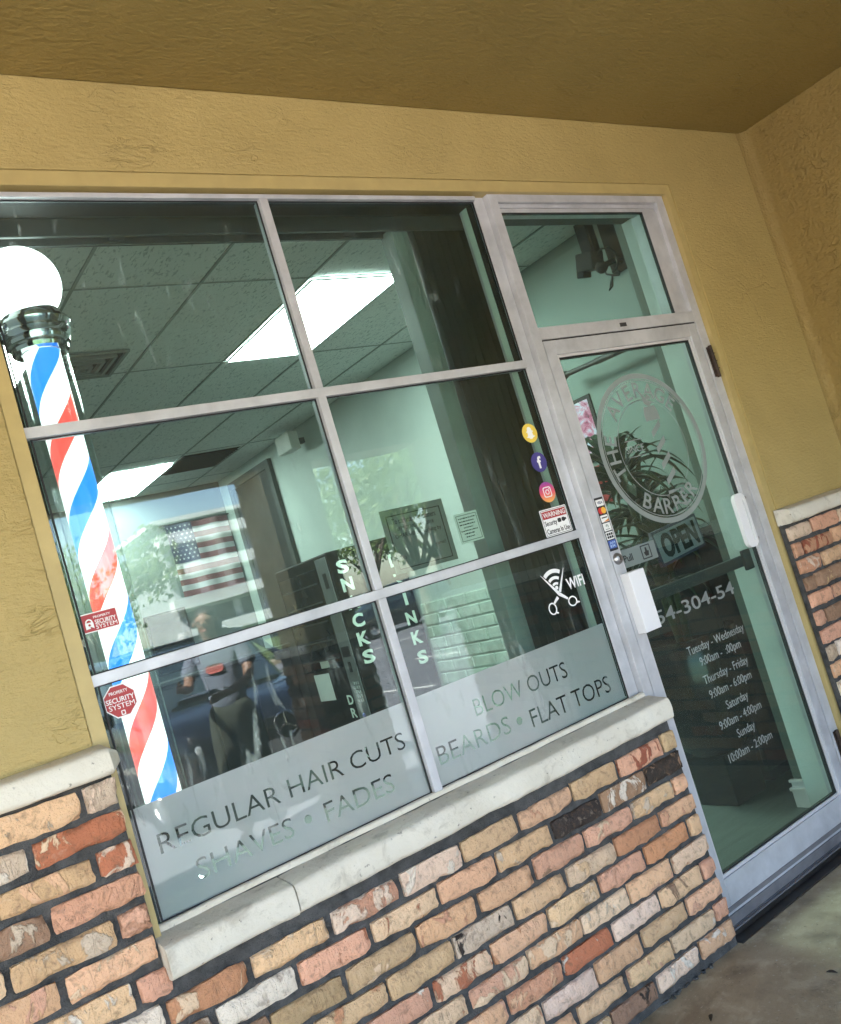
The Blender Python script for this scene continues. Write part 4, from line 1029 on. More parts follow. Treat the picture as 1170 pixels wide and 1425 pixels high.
# dark cabinet and palm inside the door
t = thing('dark_cabinet', 'tall black cabinet standing behind the potted palm inside the door', 'cabinet', (3.85, 1.4, 0))
MB().box(3.63, 4.11, .70, 2.2, .06, 1.24).build('carcass', simple('black_laminate', (.012, .013, .013), .45, var=.2), t, bevel=.004); MB().box(3.60, 4.115, .68, 2.22, 1.2405, 1.27).build('worktop', simple('dark_worktop', (.06, .065, .065), .3), t, bevel=.004); MB().box(3.66, 4.10, .72, 2.18, .002, .0598).build('plinth', M['black_matt'], t)
f = MB(); 
for k in range(3): f.box(3.618, 3.6298, .72+.49*k, 1.19+.49*k, .09, 1.21)
f.build('doors', simple('black_laminate_door', (.02, .021, .021), .4, var=.15), t, bevel=.003)
t = thing('potted_palm', 'potted palm with long arching leaves behind the door logo', 'plant', (3.44, .80, .002))
f = MB(); f.box(3.33, 3.56, .69, .91, .002, .24); f.build('plinth', M['black_matt'], t, bevel=.004)
f = MB(); f.lathe([(0, .2405), (.13, .2405), (.19, .32), (.245, .46), (.262, .60), (.25, .72), (.236, .765), (.25, .79), (.25, .805), (.225, .805), (.215, .76), (0, .755)], (3.44, .80, 0), 36); f.build('pot', simple('glossy_black_pot', (.012, .013, .013), .22, var=.2), t, auto=40)
f = MB(); 
for x, y, dx, dy, h in ((3.42, .80, -.03, .02, 1.60), (3.47, .83, .05, .03, 1.42), (3.44, .77, .02, -.02, 1.22)):
    f.tube([(x, y, .75), (x+dx*.4, y+dy*.4, .95), (x+dx, y+dy, h)], [.020, .016, .012], 8)
f.build('stems', simple('palm_stem', (.06, .07, .035), .7), t, smooth=True)
f = MB(); rl = random.Random(3)
def blade(mb, root, az, el, ln, wid, droop):
    p = Vector(root); n = 9; prev = None; d = Vector((cos(az)*cos(el), sin(az)*cos(el), sin(el)))
    side = Vector((-sin(az), cos(az), 0))
    for i in range(n+1):
        u = i/n; w = wid*(min(1, u*5+.35))*(1-u**2.2)
        a, c, b_ = p-side*w, p+Vector((0, 0, -w*.5)), p+side*w
        if prev:
            mb.quad(prev[0], a, c, prev[1]); mb.quad(prev[1], c, b_, prev[2])
        prev = (a, c, b_); p = p + d*(ln/n); d = (d + Vector((0, 0, -droop/n*(1+u)))).normalized()
for cx_, cy_, cz_, cnt in ((3.39, .82, 1.60, 46), (3.52, .86, 1.42, 42), (3.46, .75, 1.24, 40), (3.42, .80, 1.05, 18)):
    for k in range(cnt):
        az = rl.uniform(0, 2*pi); el = rl.uniform(.1, 1.35); ln = rl.uniform(.38, .62)
        if sin(az) < -.25: ln *= .62
        blade(f, (cx_, cy_, cz_), az, el, ln, rl.uniform(.019, .036), rl.uniform(1.0, 2.3))
m, nt, b = newmat('palm_leaf'); L = nt.links.new; n_ = noise_n(nt, 6, 4, .6, 0, pos(nt))
L(mixc(nt, n_.outputs['Fac'], (.008, .018, .010), (.04, .07, .03)), b.inputs['Base Color']); b.inputs['Roughness'].default_value = .4
f.build('leaves', m, t, smooth=True)

# ================================================================ barber pole
PX, PYY = .693, .20
bp = thing('barber_pole', 'lit barber pole with red, white and blue spiral stripes under a glowing globe', 'barber pole', (PX, PYY, .86))
lg = MB().box(.5525, 2.178, .086, .34, .80, .8595).build('window_ledge', simple('ledge_paint', (.18, .20, .19), .5)); tag(lg, 'pale ledge inside the window carrying the barber pole', 'ledge')
f = MB(); f.lathe([(.103*sin(pi*i/32), -.103*cos(pi*i/32)) for i in range(33)], (PX-.006, PYY, 2.481), 48); f.build('globe', emis('lit_opal_globe', (1, 1, 1), .45), bp, smooth=True)
colp = [(.050, 2.292), (.072, 2.292), (.074, 2.302), (.069, 2.306), (.080, 2.312), (.083, 2.321), (.078, 2.327), (.086, 2.333), (.090, 2.342), (.085, 2.350), (.089, 2.356), (.093, 2.366), (.091, 2.374), (.080, 2.379), (.078, 2.386), (.072, 2.399), (.060, 2.402), (.02, 2.402)]
f = MB(); f.lathe(colp, (PX, PYY, 0), 56); f.build('top_collar', M['chrome'], bp, auto=35)
botp = [(.015, .8605), (.05, .8605), (.05, .868), (.022, .885), (.016, .91), (.03, .93), (.05, .945), (.066, .965), (.060, .985), (.074, .995), (.088, 1.01), (.092, 1.03), (.085, 1.045), (.088, 1.055), (.080, 1.07), (.074, 1.082), (.05, 1.086)]
f = MB(); f.lathe(botp, (PX, PYY, 0), 56); f.build('bottom_collar', M['chrome'], bp, auto=35)
m, nt, b = newmat('lit_barber_stripes'); L = nt.links.new
tc = N(nt, 'ShaderNodeTexCoord'); sp = N(nt, 'ShaderNodeSeparateXYZ'); L(tc.outputs['Object'], sp.inputs[0])
an = math_n(nt, 'DIVIDE', math_n(nt, 'ARCTAN2', sp.outputs['Y'], sp.outputs['X']), 2*pi)
ph = math_n(nt, 'SUBTRACT', math_n(nt, 'DIVIDE', math_n(nt, 'SUBTRACT', sp.outputs['Z'], 1.16-.86), .385), an)
fr_ = math_n(nt, 'FRACT', math_n(nt, 'ADD', ph, 10.0))
r_ = N(nt, 'ShaderNodeValToRGB'); r_.color_ramp.interpolation = 'CONSTANT'; e = r_.color_ramp.elements
stops = [(0, (.02, .20, .86)), (.235, (1, 1, 1)), (.5, (.80, .075, .065)), (.72, (1, 1, 1))]
while len(e) < 4: e.new(.5)
for i, (p_, c_) in enumerate(stops): e[i].position = p_; e[i].color = (*c_, 1)
L(fr_, r_.inputs['Fac']); L(r_.outputs['Color'], b.inputs['Base Color']); L(r_.outputs['Color'], b.inputs['Emission Color']); b.inputs['Emission Strength'].default_value = .19; b.inputs['Roughness'].default_value = .3
f = MB(); f.lathe([(.0, 1.0865), (.047, 1.0865), (.047, 2.291), (0, 2.291)], (PX, PYY, 0), 40); f.build('striped_cylinder', m, bp, auto=40)
f = MB(); f.lathe([(.0655, 1.087), (.0655, 2.2915)], (PX, PYY, 0), 48); f.lathe([(.0635, 1.087), (.0635, 2.2915)], (PX, PYY, 0), 48); f.build('clear_tube', glass_mat('clear_tube_glass', (.96, .98, .97)), bp, smooth=True)
f = MB(); 
for z in (1.03, 2.345):
    f = MB(); f.tube([(PX-.08, PYY, z), (.5535, PYY, z)], .012, 10); f.lathe([(.012, .0), (.032, 0), (.032, .008), (.012, .012)], (.5527, PYY, z), 16, Matrix.Rotation(rad(90), 3, 'Y')); f.build('wall_bracket', M['chrome'], bp, auto=40)

# ================================================================ accordion shutter folded at the right of the window
t = thing('accordion_shutter', 'dark folded accordion storm shutter standing behind the right edge of the window', 'shutter', (2.08, .16, .86))
f = MB(); f.box(1.905, 1.955, .135, .205, .862, 2.598); f.box(1.9555, 1.985, .15, .19, .862, 2.598); f.build('lead_post', simple('grey_green_post', (.19, .225, .21), .45, var=.1), t, bevel=.004)
f = MB(); n = 16
for k in range(n):
    xa = 1.99+.017*k; xb = xa+.017; ya, yb = (.125, .225) if k % 2 == 0 else (.225, .125)
    f.prism([(xa, ya), (xb, yb), (xb+.0025, yb), (xa+.0025, ya)], .862, 2.595, 'z')
f.build('folded_slats', simple('dark_slats', (.026, .036, .032), .5, var=.15), t)
f = MB(); f.box(.5525, 2.262, .118, .130, 2.580, 2.6315); f.box(.5525, 2.262, .205, .217, 2.580, 2.6315) if False else f.box(.5525, 2.178, .185, .197, 2.585, 2.6315); f.build('top_track', simple('dark_track', (.07, .08, .08), .35, .5, var=.15), t, bevel=.002)
f = MB(); f.tube([(.56, .158, 2.612), (2.17, .158, 2.612)], .007, 8)
for x in (.97, 1.76): f.box(x-.022, x+.022, .132, .184, 2.596, 2.6315)
f.build('track_hangers', M['charcoal'], t)
f = MB(); f.box(2.1745, 2.1783, .0072, .034, .86, 2.617); f.build('gasket_strip', M['gasket'], df)
f = MB(); f.box(2.1735, 2.1783, .0345, .062, .86, 2.617); f.build('inner_strip', simple('pale_inner_strip', (.66, .74, .69), .4), df)
# ================================================================ the street side, seen only as reflections in the glass
m, nt, b = newmat('worn_asphalt'); L = nt.links.new; p = pos(nt)
a1 = noise_n(nt, .6, 6, .6, .3, p); a2 = noise_n(nt, 40, 4, .6, 0, p)
cc = mixc(nt, ramp(nt, a1.outputs['Fac'], [(.3, 0), (.7, 1)]), (.105, .105, .12), (.155, .155, .17)); cc = mixc(nt, ramp(nt, a2.outputs['Fac'], [(.6, 0), (.7, .5)]), cc, (.25, .25, .25))
L(cc, b.inputs['Base Color']); b.inputs['Roughness'].default_value = .8; L(bump(nt, a2.outputs['Fac'], .6, .006), b.inputs['Normal']); M['asphalt'] = m
pk = MB().box(-150, 220, -220, -3.701, -.5, -.12).build('parking_lot', M['asphalt']); tag(pk, kind='structure')
ap = MB().box(-14, 1.3, -12.0, -3.7012, -.119, -.112).build('bounce_apron', simple('pale_bounce_ground', (.52, .485, .42), .85, var=.1, vscale=1.2, bmp=.003, bscale=40)); tag(ap, kind='structure')  # added pale ground, out of view, bouncing sun up to the shopfront
f = MB()
for k in range(-3, 10): f.box(-1.0+2.8*k-.05, -1.0+2.8*k+.05, -13.6, -9.0, -.1199, -.116)
f.box(-150, 220, -20.06, -19.94, -.1199, -.116); ln = f.build('parking_lines', simple('worn_line_paint', (.60, .60, .58), .7, var=.2, vscale=12)); tag(ln, kind='structure')
f = MB(); f.box(-60, 90, -32.0, -30.0, -.119, .02); ps = f.build('far_pavement', M['concrete']); tag(ps, kind='structure')
m, nt, b = newmat('rough_grass'); L = nt.links.new; a1 = noise_n(nt, 3, 6, .7, 0, pos(nt)); L(mixc(nt, a1.outputs['Fac'], (.04, .075, .02), (.10, .14, .045)), b.inputs['Base Color']); b.inputs['Roughness'].default_value = .9; L(bump(nt, a1.outputs['Fac'], 1, .1), b.inputs['Normal'])
gs = MB().box(-60, 120, -140, -32.01, -.119, .05).build('grass_verge', m); tag(gs, kind='structure')

# trees
def tree(name, label, x, y, h, cr, seed, leaves, group=None):
    t = thing(name, label, 'tree', (x, y, -.12), group=group); r = random.Random(seed); tb = MB()
    fork = h*.30
    tb.tube([(0, 0, 0), (.05, .02, fork*.5), (.12, 0, fork)], [.19*h/6, .15*h/6, .13*h/6], 9)
    tips = []
    for k in range(7):
        a = 2*pi*k/7+r.uniform(-.3, .3); sp = cr*r.uniform(.35, .75); zt = h*r.uniform(.55, .86)
        mid = (.12+cos(a)*sp*.45, sin(a)*sp*.45, fork+(zt-fork)*.55); end = (.12+cos(a)*sp, sin(a)*sp, zt)
        tb.tube([(.12, 0, fork*.95), mid, end], [.08*h/6, .055*h/6, .02*h/6], 7); tips.append(end)
        for q in range(2):
            a2 = a+r.uniform(-1, 1); e2 = (end[0]+cos(a2)*cr*.3, end[1]+sin(a2)*cr*.3, zt+r.uniform(-.1, .14)*h); tb.tube([mid, e2], [.035*h/6, .012*h/6], 6); tips.append(e2)
    tb.build('trunk', M['bark'], t, local=True, smooth=True)
    lf = MB()
    for k in range(leaves):
        c = r.choice(tips); R_ = cr*.36
        v = Vector((r.gauss(0, 1), r.gauss(0, 1), r.gauss(0, .75))).normalized()*(R_*r.random()**.45)
        q = Vector(c)+v; s = r.uniform(.07, .15)*h/6
        n_ = Vector((r.gauss(0, 1), r.gauss(0, 1), r.gauss(0, 1))).normalized(); u = n_.orthogonal().normalized(); w_ = n_.cross(u)
        lf.quad(q-u*s, q-w_*s*.5, q+u*s, q+w_*s*.5)
    lf.build('crown', M['leaf'], t, local=True); return t
M['bark'] = simple('bark', (.11, .085, .065), .9, var=.3, vscale=20, bmp=.02, bscale=15)
m, nt, b = newmat('tree_leaf'); L = nt.links.new; n_ = noise_n(nt, 1.1, 4, .6, 0, pos(nt)); L(mixc(nt, ramp(nt, n_.outputs['Fac'], [(.35, 0), (.65, 1)]), (.075, .13, .035), (.18, .24, .075)), b.inputs['Base Color']); b.inputs['Roughness'].default_value = .5
tl = N(nt, 'ShaderNodeBsdfTranslucent'); tl.inputs['Color'].default_value = (.22, .34, .07, 1); mx = N(nt, 'ShaderNodeMixShader'); mx.inputs['Fac'].default_value = .35
L(b.outputs[0], mx.inputs[1]); L(tl.outputs[0], mx.inputs[2]); L(mx.outputs[0], nt.nodes['Material Output'].inputs['Surface']); M['leaf'] = m
tree('street_tree', 'forked shade tree across the lot, reflected in the middle right window pane', 13.5, -17.5, 5.6, 2.4, 2, 3800)
t2 = tree('street_tree', 'full green tree by the far pavement, left of the others in the reflection', 9.5, -33.5, 6.5, 3.0, 5, 3600, 'trees along the far pavement')
for k, (x, y, s) in enumerate(((22.5, -34.2, 1.05), (27.0, -35, 1.2), (32, -34, .95), (4.0, -34.5, 1.1))):
    d = dup(t2, (x, y, -.12), rad(70*k+40), 'green tree by the far pavement, ' + ('second', 'third', 'fourth', 'farthest left')[k] + ' in its row'); d.scale = (s, s, s)

# buildings
M['bwhite'] = simple('white_render', (.74, .74, .73), .7, var=.05, vscale=.6); M['bwin'] = simple('dark_window_glass', (.03, .035, .04), .08, var=.3); M['bbeige'] = simple('beige_render', (.50, .46, .38), .8, var=.08, vscale=.5)
t = thing('apartment_building', 'white four-storey building with long balcony bands, far across the street in the reflection', 'building', (37, -82, 0))
MB().box(30, 44, -92, -81, -.1, 13.2).build('wall', simple('pale_grey_render', (.42, .44, .44), .7, var=.06, vscale=.5), t)
for k in range(4):
    f = MB(); f.box(29.2, 44.5, -80.98, -79.4, 1.9+3.1*k, 2.95+3.1*k); f.build('balcony', M['bwhite'], t)
    for j in range(5):
        f = MB(); f.box(30.6+2.8*j, 32.5+2.8*j, -80.97, -80.9, 3.1+3.1*k if k < 3 else 12.3, 4.7+3.1*k if k < 3 else 13.0); f.build('window', M['bwin'], t)
MB().box(29.0, 44.8, -92.5, -79.2, 13.21, 13.6).build('roof_slab', M['bwhite'], t)
t = thing('low_building', 'low beige shop building with dark windows beyond the parked cars', 'building', (17, -45, 0))
MB().box(1, 13.6, -56, -45, -.1, 5.2).build('wall', M['bbeige'], t); MB().box(.6, 14.0, -56.4, -44.6, 5.21, 5.6).build('roof_slab', M['bwhite'], t)
for j in range(3):
    f = MB(); f.box(2.0+3.9*j, 4.7+3.9*j, -44.99, -44.92, .7, 3.0); f.build('window', M['bwin'], t)

# cars
M['navy'] = simple('navy_car_paint', (.006, .007, .013), .18, .3, var=.05, coat=1); M['tyre'] = simple('tyre_rubber', (.015, .015, .015), .85, var=.2); M['headlamp'] = simple('headlamp_glass', (.55, .58, .60), .08, .6, var=.05)
M['carglass'] = simple('car_glass', (.03, .045, .05), .05, var=.2, coat=1)
def car(x, y, rz, label, cat='car'):
    """nose towards local +y"""
    t = thing('parked_car', label, cat, (x, y, -.112), rz, 'cars parked in the lot'); B = dict(local=True)
    def loft(st, mname, m, parent, bev=.0, sub=0):
        mb = MB(); n = len(st[0][1])
        for yy, pr in st:
            for px_, pz_ in pr: mb.v.append((px_, yy, pz_))
        for i in range(len(st)-1):
            for q in range(n):
                r = (q+1) % n; mb.f.append((i*n+q, i*n+r, (i+1)*n+r, (i+1)*n+q))
        mb.f.append(tuple(range(n))); mb.f.append(tuple((len(st)-1)*n+q for q in reversed(range(n))))
        return mb.build(mname, m, parent, local=True, auto=45, bevel=bev, sub=sub)
    def lower(hw, z0, zs, zt): return [(-hw*.94, z0), (hw*.94, z0), (hw, z0+.12), (hw, zs), (hw*.95, zt-.03), (hw*.80, zt), (-hw*.80, zt), (-hw*.95, zt-.03), (-hw, zs), (-hw, z0+.12)]
    body = loft([(-2.32, lower(.78, .45, .80, .98)), (-2.22, lower(.90, .32, .85, 1.05)), (-1.2, lower(.94, .24, .9, 1.08)), (.6, lower(.94, .24, .88, 1.06)), (1.3, lower(.94, .26, .86, 1.03)), (1.9, lower(.91, .28, .82, .97)), (2.18, lower(.84, .30, .74, .88)), (2.30, lower(.70, .38, .64, .76))], 'body', M['navy'], t, .02)
    def cab(hb, ht, zb, zt): return [(-hb, zb), (hb, zb), (hb*.98, zb+.05), (ht, zt-.06), (ht*.85, zt), (-ht*.85, zt), (-ht, zt-.06), (-hb*.98, zb+.05)]
    loft([(-2.15, cab(.80, .62, 1.0, 1.15)), (-1.85, cab(.82, .66, 1.0, 1.60)), (-.9, cab(.84, .70, 1.0, 1.66)), (.2, cab(.84, .68, 1.0, 1.62)), (.55, cab(.84, .66, 1.0, 1.50)), (1.22, cab(.82, .62, 1.0, 1.06))], 'cabin_glass', M['carglass'], t)
    loft([(-1.95, cab(.68, .66, 1.56, 1.62)), (-.9, cab(.72, .71, 1.60, 1.69)), (.22, cab(.70, .68, 1.57, 1.645))], 'roof_panel', M['navy'], t, .01)
    for s in (-1, 1):
        for pa, pb, pr_ in (((s*.83, 1.22, 1.05), (s*.685, .25, 1.58), .032), ((s*.845, -.55, 1.04), (s*.715, -.55, 1.62), .035), ((s*.83, -1.75, 1.04), (s*.68, -1.75, 1.58), .05)):
            f = MB(); f.tube([pa, pb], pr_, 8); f.build('pillar', M['navy'], t, **B)
        f = MB(); f.obox((s*.60, 2.235, .70), .36, .12, .13, Matrix.Rotation(-s*.32, 3, 'Z')); f.build('headlight', M['headlamp'], t, bevel=.03, seg=3, **B)
        f = MB(); f.obox((s*1.04, .72, 1.10), .20, .10, .13); f.build('door_mirror', M['navy'], t, bevel=.03, seg=3, **B)
        for yy in (1.42, -1.42):
            Ry = Matrix.Rotation(rad(90), 3, 'Y')
            f = MB(); f.lathe([(.20, -.10), (.31, -.10), (.335, -.07), (.335, .07), (.31, .10), (.20, .10), (.20, -.10)], (s*.86, yy, .335), 32, Ry); w_ = f.build('wheel', M['tyre'], t, auto=40, **B)
            f = MB(); f.lathe([(0, .07), (.05, .085), (.07, .05), (.19, .06), (.205, .085), (.205, -.085)], (s*.86, yy, .335), 20, Matrix.Rotation(rad(90*s), 3, 'Y')); f.build('rim', M['steel'], w_, auto=40, **B)
    gl = MB(); gl.prism([(-.44, .60), (.44, .60), (.48, .74), (.40, .79), (-.40, .79), (-.48, .74)], 2.255, 2.318); gl = gl.build('grille', M['black'], t, bevel=.01, **B)
    f = MB(); f.tube([(.105*cos(2*pi*i/28), 2.325, .695+.105*sin(2*pi*i/28)) for i in range(29)], .010, 8, cap=False)
    for a_ in (90, 210, 330): f.tube([(0, 2.325, .695), (.10*cos(rad(a_)), 2.325, .695+.10*sin(rad(a_)))], [.014, .005], 6)
    f.build('emblem', M['chrome'], gl, **B)
    f = MB(); f.box(-.46, -.12, 2.318, 2.325, .70, .715); f.box(.12, .46, 2.318, 2.325, .70, .715); f.build('grille_bar', M['chrome'], gl, **B)
    f = MB(); f.obox((0, 2.27, .46), 1.0, .09, .12); f.build('lower_intake', M['black_matt'], t, bevel=.02, **B)
    f = MB(); f.box(-.26, .26, 2.318, 2.326, .50, .60); f.build('number_plate', simple('plate_grey', (.16, .16, .17), .4), t, **B)
    for s in (-1, 1):
        f = MB(); f.box(s*.62-.10, s*.62+.10, -2.30, -2.22, .80, .98); f.build('tail_light', simple('tail_red', (.35, .01, .01), .15), t, bevel=.02, **B)
    return t
k0 = car(3.25, -7.40, 0, 'dark navy car parked nose-in right outside the window, its front reflected in the lower panes')
dup(k0, (17.4, -25.4, -.12), rad(90), 'dark car crossing sideways far across the lot, reflected low in the right window column')
dup(k0, (7.2, -21.5, -.12), rad(75), 'dark car farther across the lot, behind the reflected person')

# ---------------------------------------------------------------- the person in the reflection
def skin(name, joints, bones, m, parent, root=0, sub=2):
    me = bpy.data.meshes.new(name); off = wloc(parent)
    me.from_pydata([tuple(Vector(j[:3])-off) for j in joints], bones, [])
    o = bpy.data.objects.new(name, me); col.objects.link(o)
    s = o.modifiers.new('skin', 'SKIN'); s.use_smooth_shade = True; s.branch_smoothing = .4
    for i, v in enumerate(me.skin_vertices[0].data):
        r = joints[i][3]*1.10; v.radius = (r, r) if not isinstance(r, tuple) else r; v.use_root = (i == root)
    if sub: d = o.modifiers.new('sub', 'SUBSURF'); d.levels = sub; d.render_levels = sub
    dg = bpy.context.evaluated_depsgraph_get(); mm_ = bpy.data.meshes.new_from_object(o.evaluated_get(dg)); mm_.name = name
    bpy.data.objects.remove(o); o = bpy.data.objects.new(name, mm_); col.objects.link(o); o.parent = parent
    mm_.materials.clear(); mm_.materials.append(m)
    for p_ in mm_.polygons: p_.use_smooth = True
    return o
pe = thing('person', 'person in blue-grey T-shirt and dark olive trousers holding a flat case', 'person', (2.6, -4.5, -.112))
M['skin'] = simple('warm_skin', (.23, .125, .085), .5, var=.05); M['tee'] = simple('blue_grey_shirt', (.15, .17, .225), .85, var=.08, vscale=8, bmp=.003, bscale=25); M['olive'] = simple('dark_olive_trousers', (.035, .04, .028), .85, var=.15, bmp=.003, bscale=20); M['hair'] = simple('dark_hair', (.018, .013, .010), .6, var=.2, bmp=.004, bscale=90)
F = Vector((-.6, .8, 0)); Rr = Vector((.8, .6, 0)); C0 = Vector((2.6, -4.5, 0)); PS = 1.10
def B_(r, f, z): v = C0 + (Rr*r + F*f)*PS; return (v.x, v.y, z*PS-.112)
J = [(*B_(0, 0, .93), .095), (*B_(0, -.01, 1.10), .105), (*B_(0, 0, 1.26), .130), (*B_(0, .0, 1.36), .085), (*B_(0, .03, 1.43), .050), (*B_(0, .055, 1.49), .062), (*B_(0, .06, 1.56), .078), (*B_(0, .05, 1.615), .060),
     (*B_(.155, 0, 1.335), .060), (*B_(.205, .03, 1.21), .046), (*B_(.205, .10, 1.10), .038), (*B_(.12, .26, 1.06), .030), (*B_(.07, .34, 1.05), .026), (*B_(.05, .385, 1.045), .030),
     (*B_(-.155, 0, 1.335), .060), (*B_(-.20, .06, 1.22), .045), (*B_(-.205, .14, 1.13), .037), (*B_(-.19, .30, 1.15), .029), (*B_(-.185, .37, 1.16), .025), (*B_(-.18, .42, 1.165), .030),
     (*B_(.095, 0, .86), .075), (*B_(.10, .02, .50), .062), (*B_(.11, -.02, .26), .054), (*B_(.11, -.03, .09), .042), (*B_(.125, .09, .04), .038), (*B_(.13, .16, .032), .028),
     (*B_(-.095, 0, .86), .075), (*B_(-.11, .04, .50), .062), (*B_(-.12, .0, .26), .054), (*B_(-.12, -.01, .09), .042), (*B_(-.135, .11, .04), .038), (*B_(-.14, .18, .032), .028)]
bones = [(0,1),(1,2),(2,3),(3,4),(4,5),(5,6),(6,7),(2,8),(8,9),(9,10),(10,11),(11,12),(12,13),(2,14),(14,15),(15,16),(16,17),(17,18),(18,19),(0,20),(20,21),(21,22),(22,23),(23,24),(24,25),(0,26),(26,27),(27,28),(28,29),(29,30),(30,31)]
def fingers(base, side, fwd, dn, mirror):
    """five finger chains rooted in the palm joint"""
    for k, (o_, l_) in enumerate(((-.026, .062), (-.009, .072), (.009, .068), (.025, .055))):
        b0 = Vector(J[base][:3]) + side*o_ + fwd*.012; i0 = len(J)
        J.append((*(b0+fwd*.018), .0095)); J.append((*(b0+fwd*(l_*.6)+dn*.012), .0088)); J.append((*(b0+fwd*(l_*.8)+dn*.038), .0078))
        bones.extend([(base, i0), (i0, i0+1), (i0+1, i0+2)])
    b0 = Vector(J[base][:3]) - side*.03*mirror - fwd*.01; i0 = len(J)
    J.append((*(b0-side*.014*mirror+fwd*.012), .011)); J.append((*(b0-side*.022*mirror+fwd*.045+dn*.008), .009)); bones.extend([(base, i0), (i0, i0+1)])
dn = Vector((0, 0, -1))
fingers(13, Rr.cross(dn).normalized()*0 + Vector((.35, .27, .9)).normalized(), (F*.9-Rr*.4).normalized(), (-Rr*.7-F*.3), -1)
fingers(19, Vector((.3, .2, .93)).normalized(), (F*.98+Rr*.15).normalized(), (Rr*.8-F*.2), -1)
body = skin('body', J, bones, M['skin'], pe, 0, 1)
sh_ = [(*B_(0, -.005, .87), .160), (*B_(0, -.01, 1.10), .146), (*B_(0, 0, 1.25), .150), (*B_(0, 0, 1.345), .105), (*B_(0, .015, 1.39), .072), (*B_(.155, 0, 1.335), .078), (*B_(.205, .02, 1.24), .068), (*B_(.212, .05, 1.17), .064), (*B_(-.155, 0, 1.335), .078), (*B_(-.195, .04, 1.25), .067), (*B_(-.205, .09, 1.18), .063)]
skin('shirt', sh_, [(0,1),(1,2),(2,3),(3,4),(2,5),(5,6),(6,7),(2,8),(8,9),(9,10)], M['tee'], pe)
flat('shirt_print', fit([rrect(0, 1, 0, 1, .3)], -.06, .06, 1.19, 1.25), 0, .002, simple('red_print', (.40, .09, .08), .8), pe, xf=lambda x, z, d: B_(x, .146-abs(x)*.25-d, z))
tr_ = [(*B_(0, 0, .93), .138), (*B_(.095, 0, .84), .108), (*B_(.10, .02, .50), .082), (*B_(.11, -.02, .26), .074), (*B_(.112, -.02, .09), .066), (*B_(-.095, 0, .84), .108), (*B_(-.11, .04, .50), .082), (*B_(-.12, 0, .26), .074), (*B_(-.122, 0, .09), .066), (*B_(0, -.005, 1.05), .132)]
skin('trousers', tr_, [(0,1),(1,2),(2,3),(3,4),(0,5),(5,6),(6,7),(7,8),(0,9)], M['olive'], pe)
for s, fo in ((1, 0), (-1, .02)):
    skin('shoe', [(*B_(s*.115, -.045+fo, .045), .046), (*B_(s*.125, .05+fo, .043), .046), (*B_(s*.135, .15+fo, .036), .038), (*B_(s*.138, .20+fo, .034), .030)], [(0,1),(1,2),(2,3)], M['charcoal'], pe)
skin('hair', [(*B_(0, .005, 1.545), .080), (*B_(0, .02, 1.60), .080), (*B_(0, .06, 1.635), .062), (*B_(0, -.03, 1.50), .058)], [(0,1),(1,2),(0,3)], M['hair'], pe)
fc = MB()
for s in (-1, 1): fc.lathe([(0, -.006), (.009, -.003), (.011, 0), (.009, .003), (0, .006)], B_(s*.030, .122, 1.555), 10)
fc.build('eyes', M['black'], pe, smooth=True)
skin('nose', [(*B_(0, .125, 1.55), .010), (*B_(0, .145, 1.525), .013)], [(0,1)], M['skin'], pe)
fc = MB(); fc.tube([B_(-.024, .112, 1.487), B_(0, .120, 1.485), B_(.024, .112, 1.487)], .006, 8); fc.build('mouth', simple('lips', (.30, .11, .09), .5), pe, smooth=True)
for s in (-1, 1): skin('ear', [(*B_(s*.078, .04, 1.56), .014), (*B_(s*.080, .045, 1.525), .011)], [(0,1)], M['skin'], pe)
f = MB(); wq = Vector(B_(.09, .305, 1.055)); f.lathe([(.034, -.010), (.036, 0), (.034, .010)], wq, 20, Matrix.Rotation(rad(80), 3, Vector((.8, .6, 0)))); f.lathe([(0, .040), (.016, .040), (.016, .034)], wq, 14, Matrix.Rotation(rad(15), 3, 'X')); f.build('wristwatch', M['steel'], pe, auto=40)
t = thing('flat_case', 'dark flat case with a white sheet on top, held by the reflected person', 'case', B_(-.06, .44, 1.07))
Rz = Matrix.Rotation(math.atan2(.6, .8), 3, 'Z')
f = MB(); f.obox(B_(-.065, .435, 1.085), .21, .30, .028, Rz); f.build('case_body', M['black_matt'], t, bevel=.006)
f = MB(); f.obox(B_(-.065, .435, 1.1005), .17, .25, .002, Rz); f.build('sheet', M['white'], t)
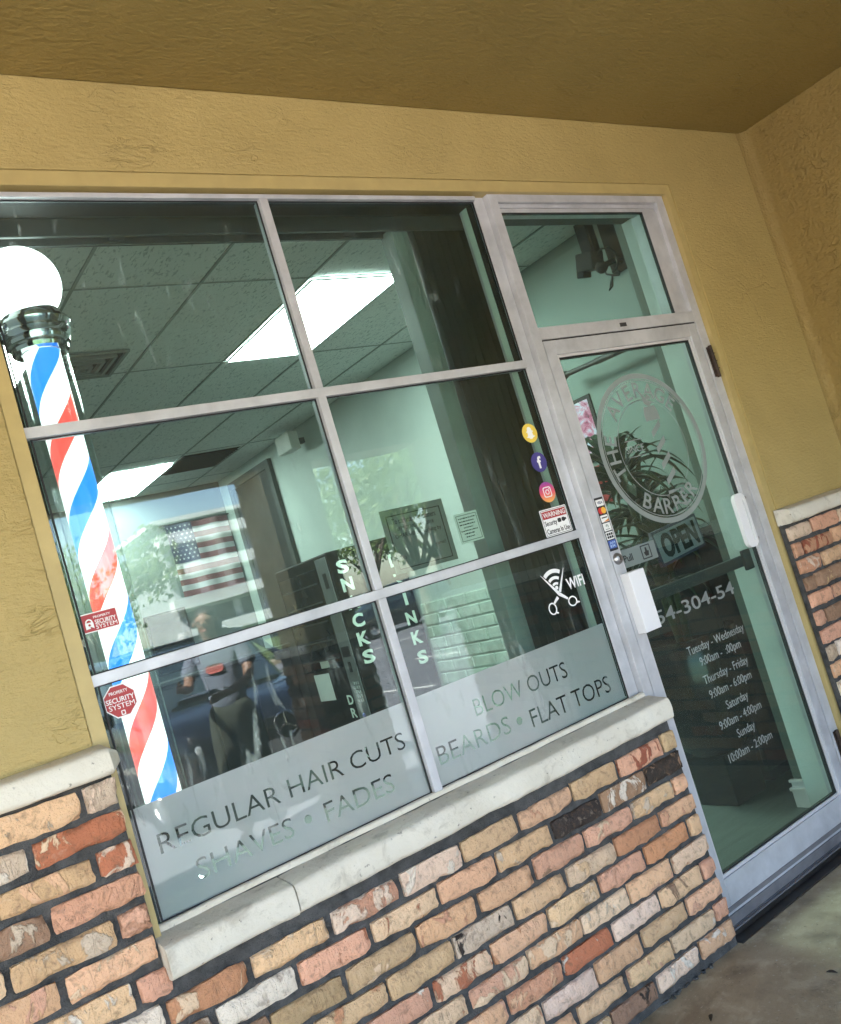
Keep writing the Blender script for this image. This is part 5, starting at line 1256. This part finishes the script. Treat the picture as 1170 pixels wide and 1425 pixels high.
# ================================================================ light, sky, camera
SUN_EL, SUN_AZ = rad(50), rad(-65)                     # azimuth measured from +y towards +x
w = bpy.data.worlds.new('World'); sc.world = w; w.use_nodes = True; nt = w.node_tree
bg = nt.nodes['Background']; sky = nt.nodes.new('ShaderNodeTexSky'); sky.sky_type = 'NISHITA'; sky.sun_disc = False
sky.sun_elevation = SUN_EL; sky.sun_rotation = SUN_AZ; sky.dust_density = .9; sky.air_density = 1.0
nt.links.new(sky.outputs['Color'], bg.inputs['Color']); bg.inputs['Strength'].default_value = .085
sl = bpy.data.lights.new('sun', 'SUN'); sl.energy = 5.0; sl.angle = rad(.5); sl.color = (1, .95, .88)
so = bpy.data.objects.new('sun', sl); col.objects.link(so); so.location = (0, 0, 12)
sd = Vector((sin(SUN_AZ)*cos(SUN_EL), cos(SUN_AZ)*cos(SUN_EL), sin(SUN_EL)))
so.rotation_euler = (-sd).to_track_quat('-Z', 'Y').to_euler()

cam = bpy.data.cameras.new('camera'); co = bpy.data.objects.new('camera', cam); col.objects.link(co)
R = ((0.78846604, -0.54305603, -0.28881041), (-0.19570761, 0.22364732, -0.95481957), (0.5831122, 0.8093652, 0.07005811))
mw = Matrix(((R[0][0], -R[1][0], -R[2][0], 0), (R[0][1], -R[1][1], -R[2][1], -2.2), (R[0][2], -R[1][2], -R[2][2], 1.43), (0, 0, 0, 1)))
co.matrix_world = mw
cam.sensor_fit = 'VERTICAL'; cam.sensor_height = 36; cam.lens = 1262.61/1425*36; cam.clip_start = .05; cam.clip_end = 600
sc.camera = co

sc.render.engine = 'CYCLES'; cy = sc.cycles
cy.use_denoising = True
try: cy.denoiser = 'OPENIMAGEDENOISE'
except Exception: pass
cy.adaptive_threshold = .015; cy.max_bounces = 9; cy.diffuse_bounces = 5; cy.glossy_bounces = 5; cy.transmission_bounces = 6; cy.transparent_max_bounces = 32
cy.caustics_reflective = False; cy.caustics_refractive = False; cy.sample_clamp_indirect = 8; cy.blur_glossy = .5
sc.view_settings.view_transform = 'Standard'; sc.view_settings.look = 'None'; sc.view_settings.gamma = 1; sc.view_settings.use_curve_mapping = False
sc.view_settings.exposure = EXPOSURE
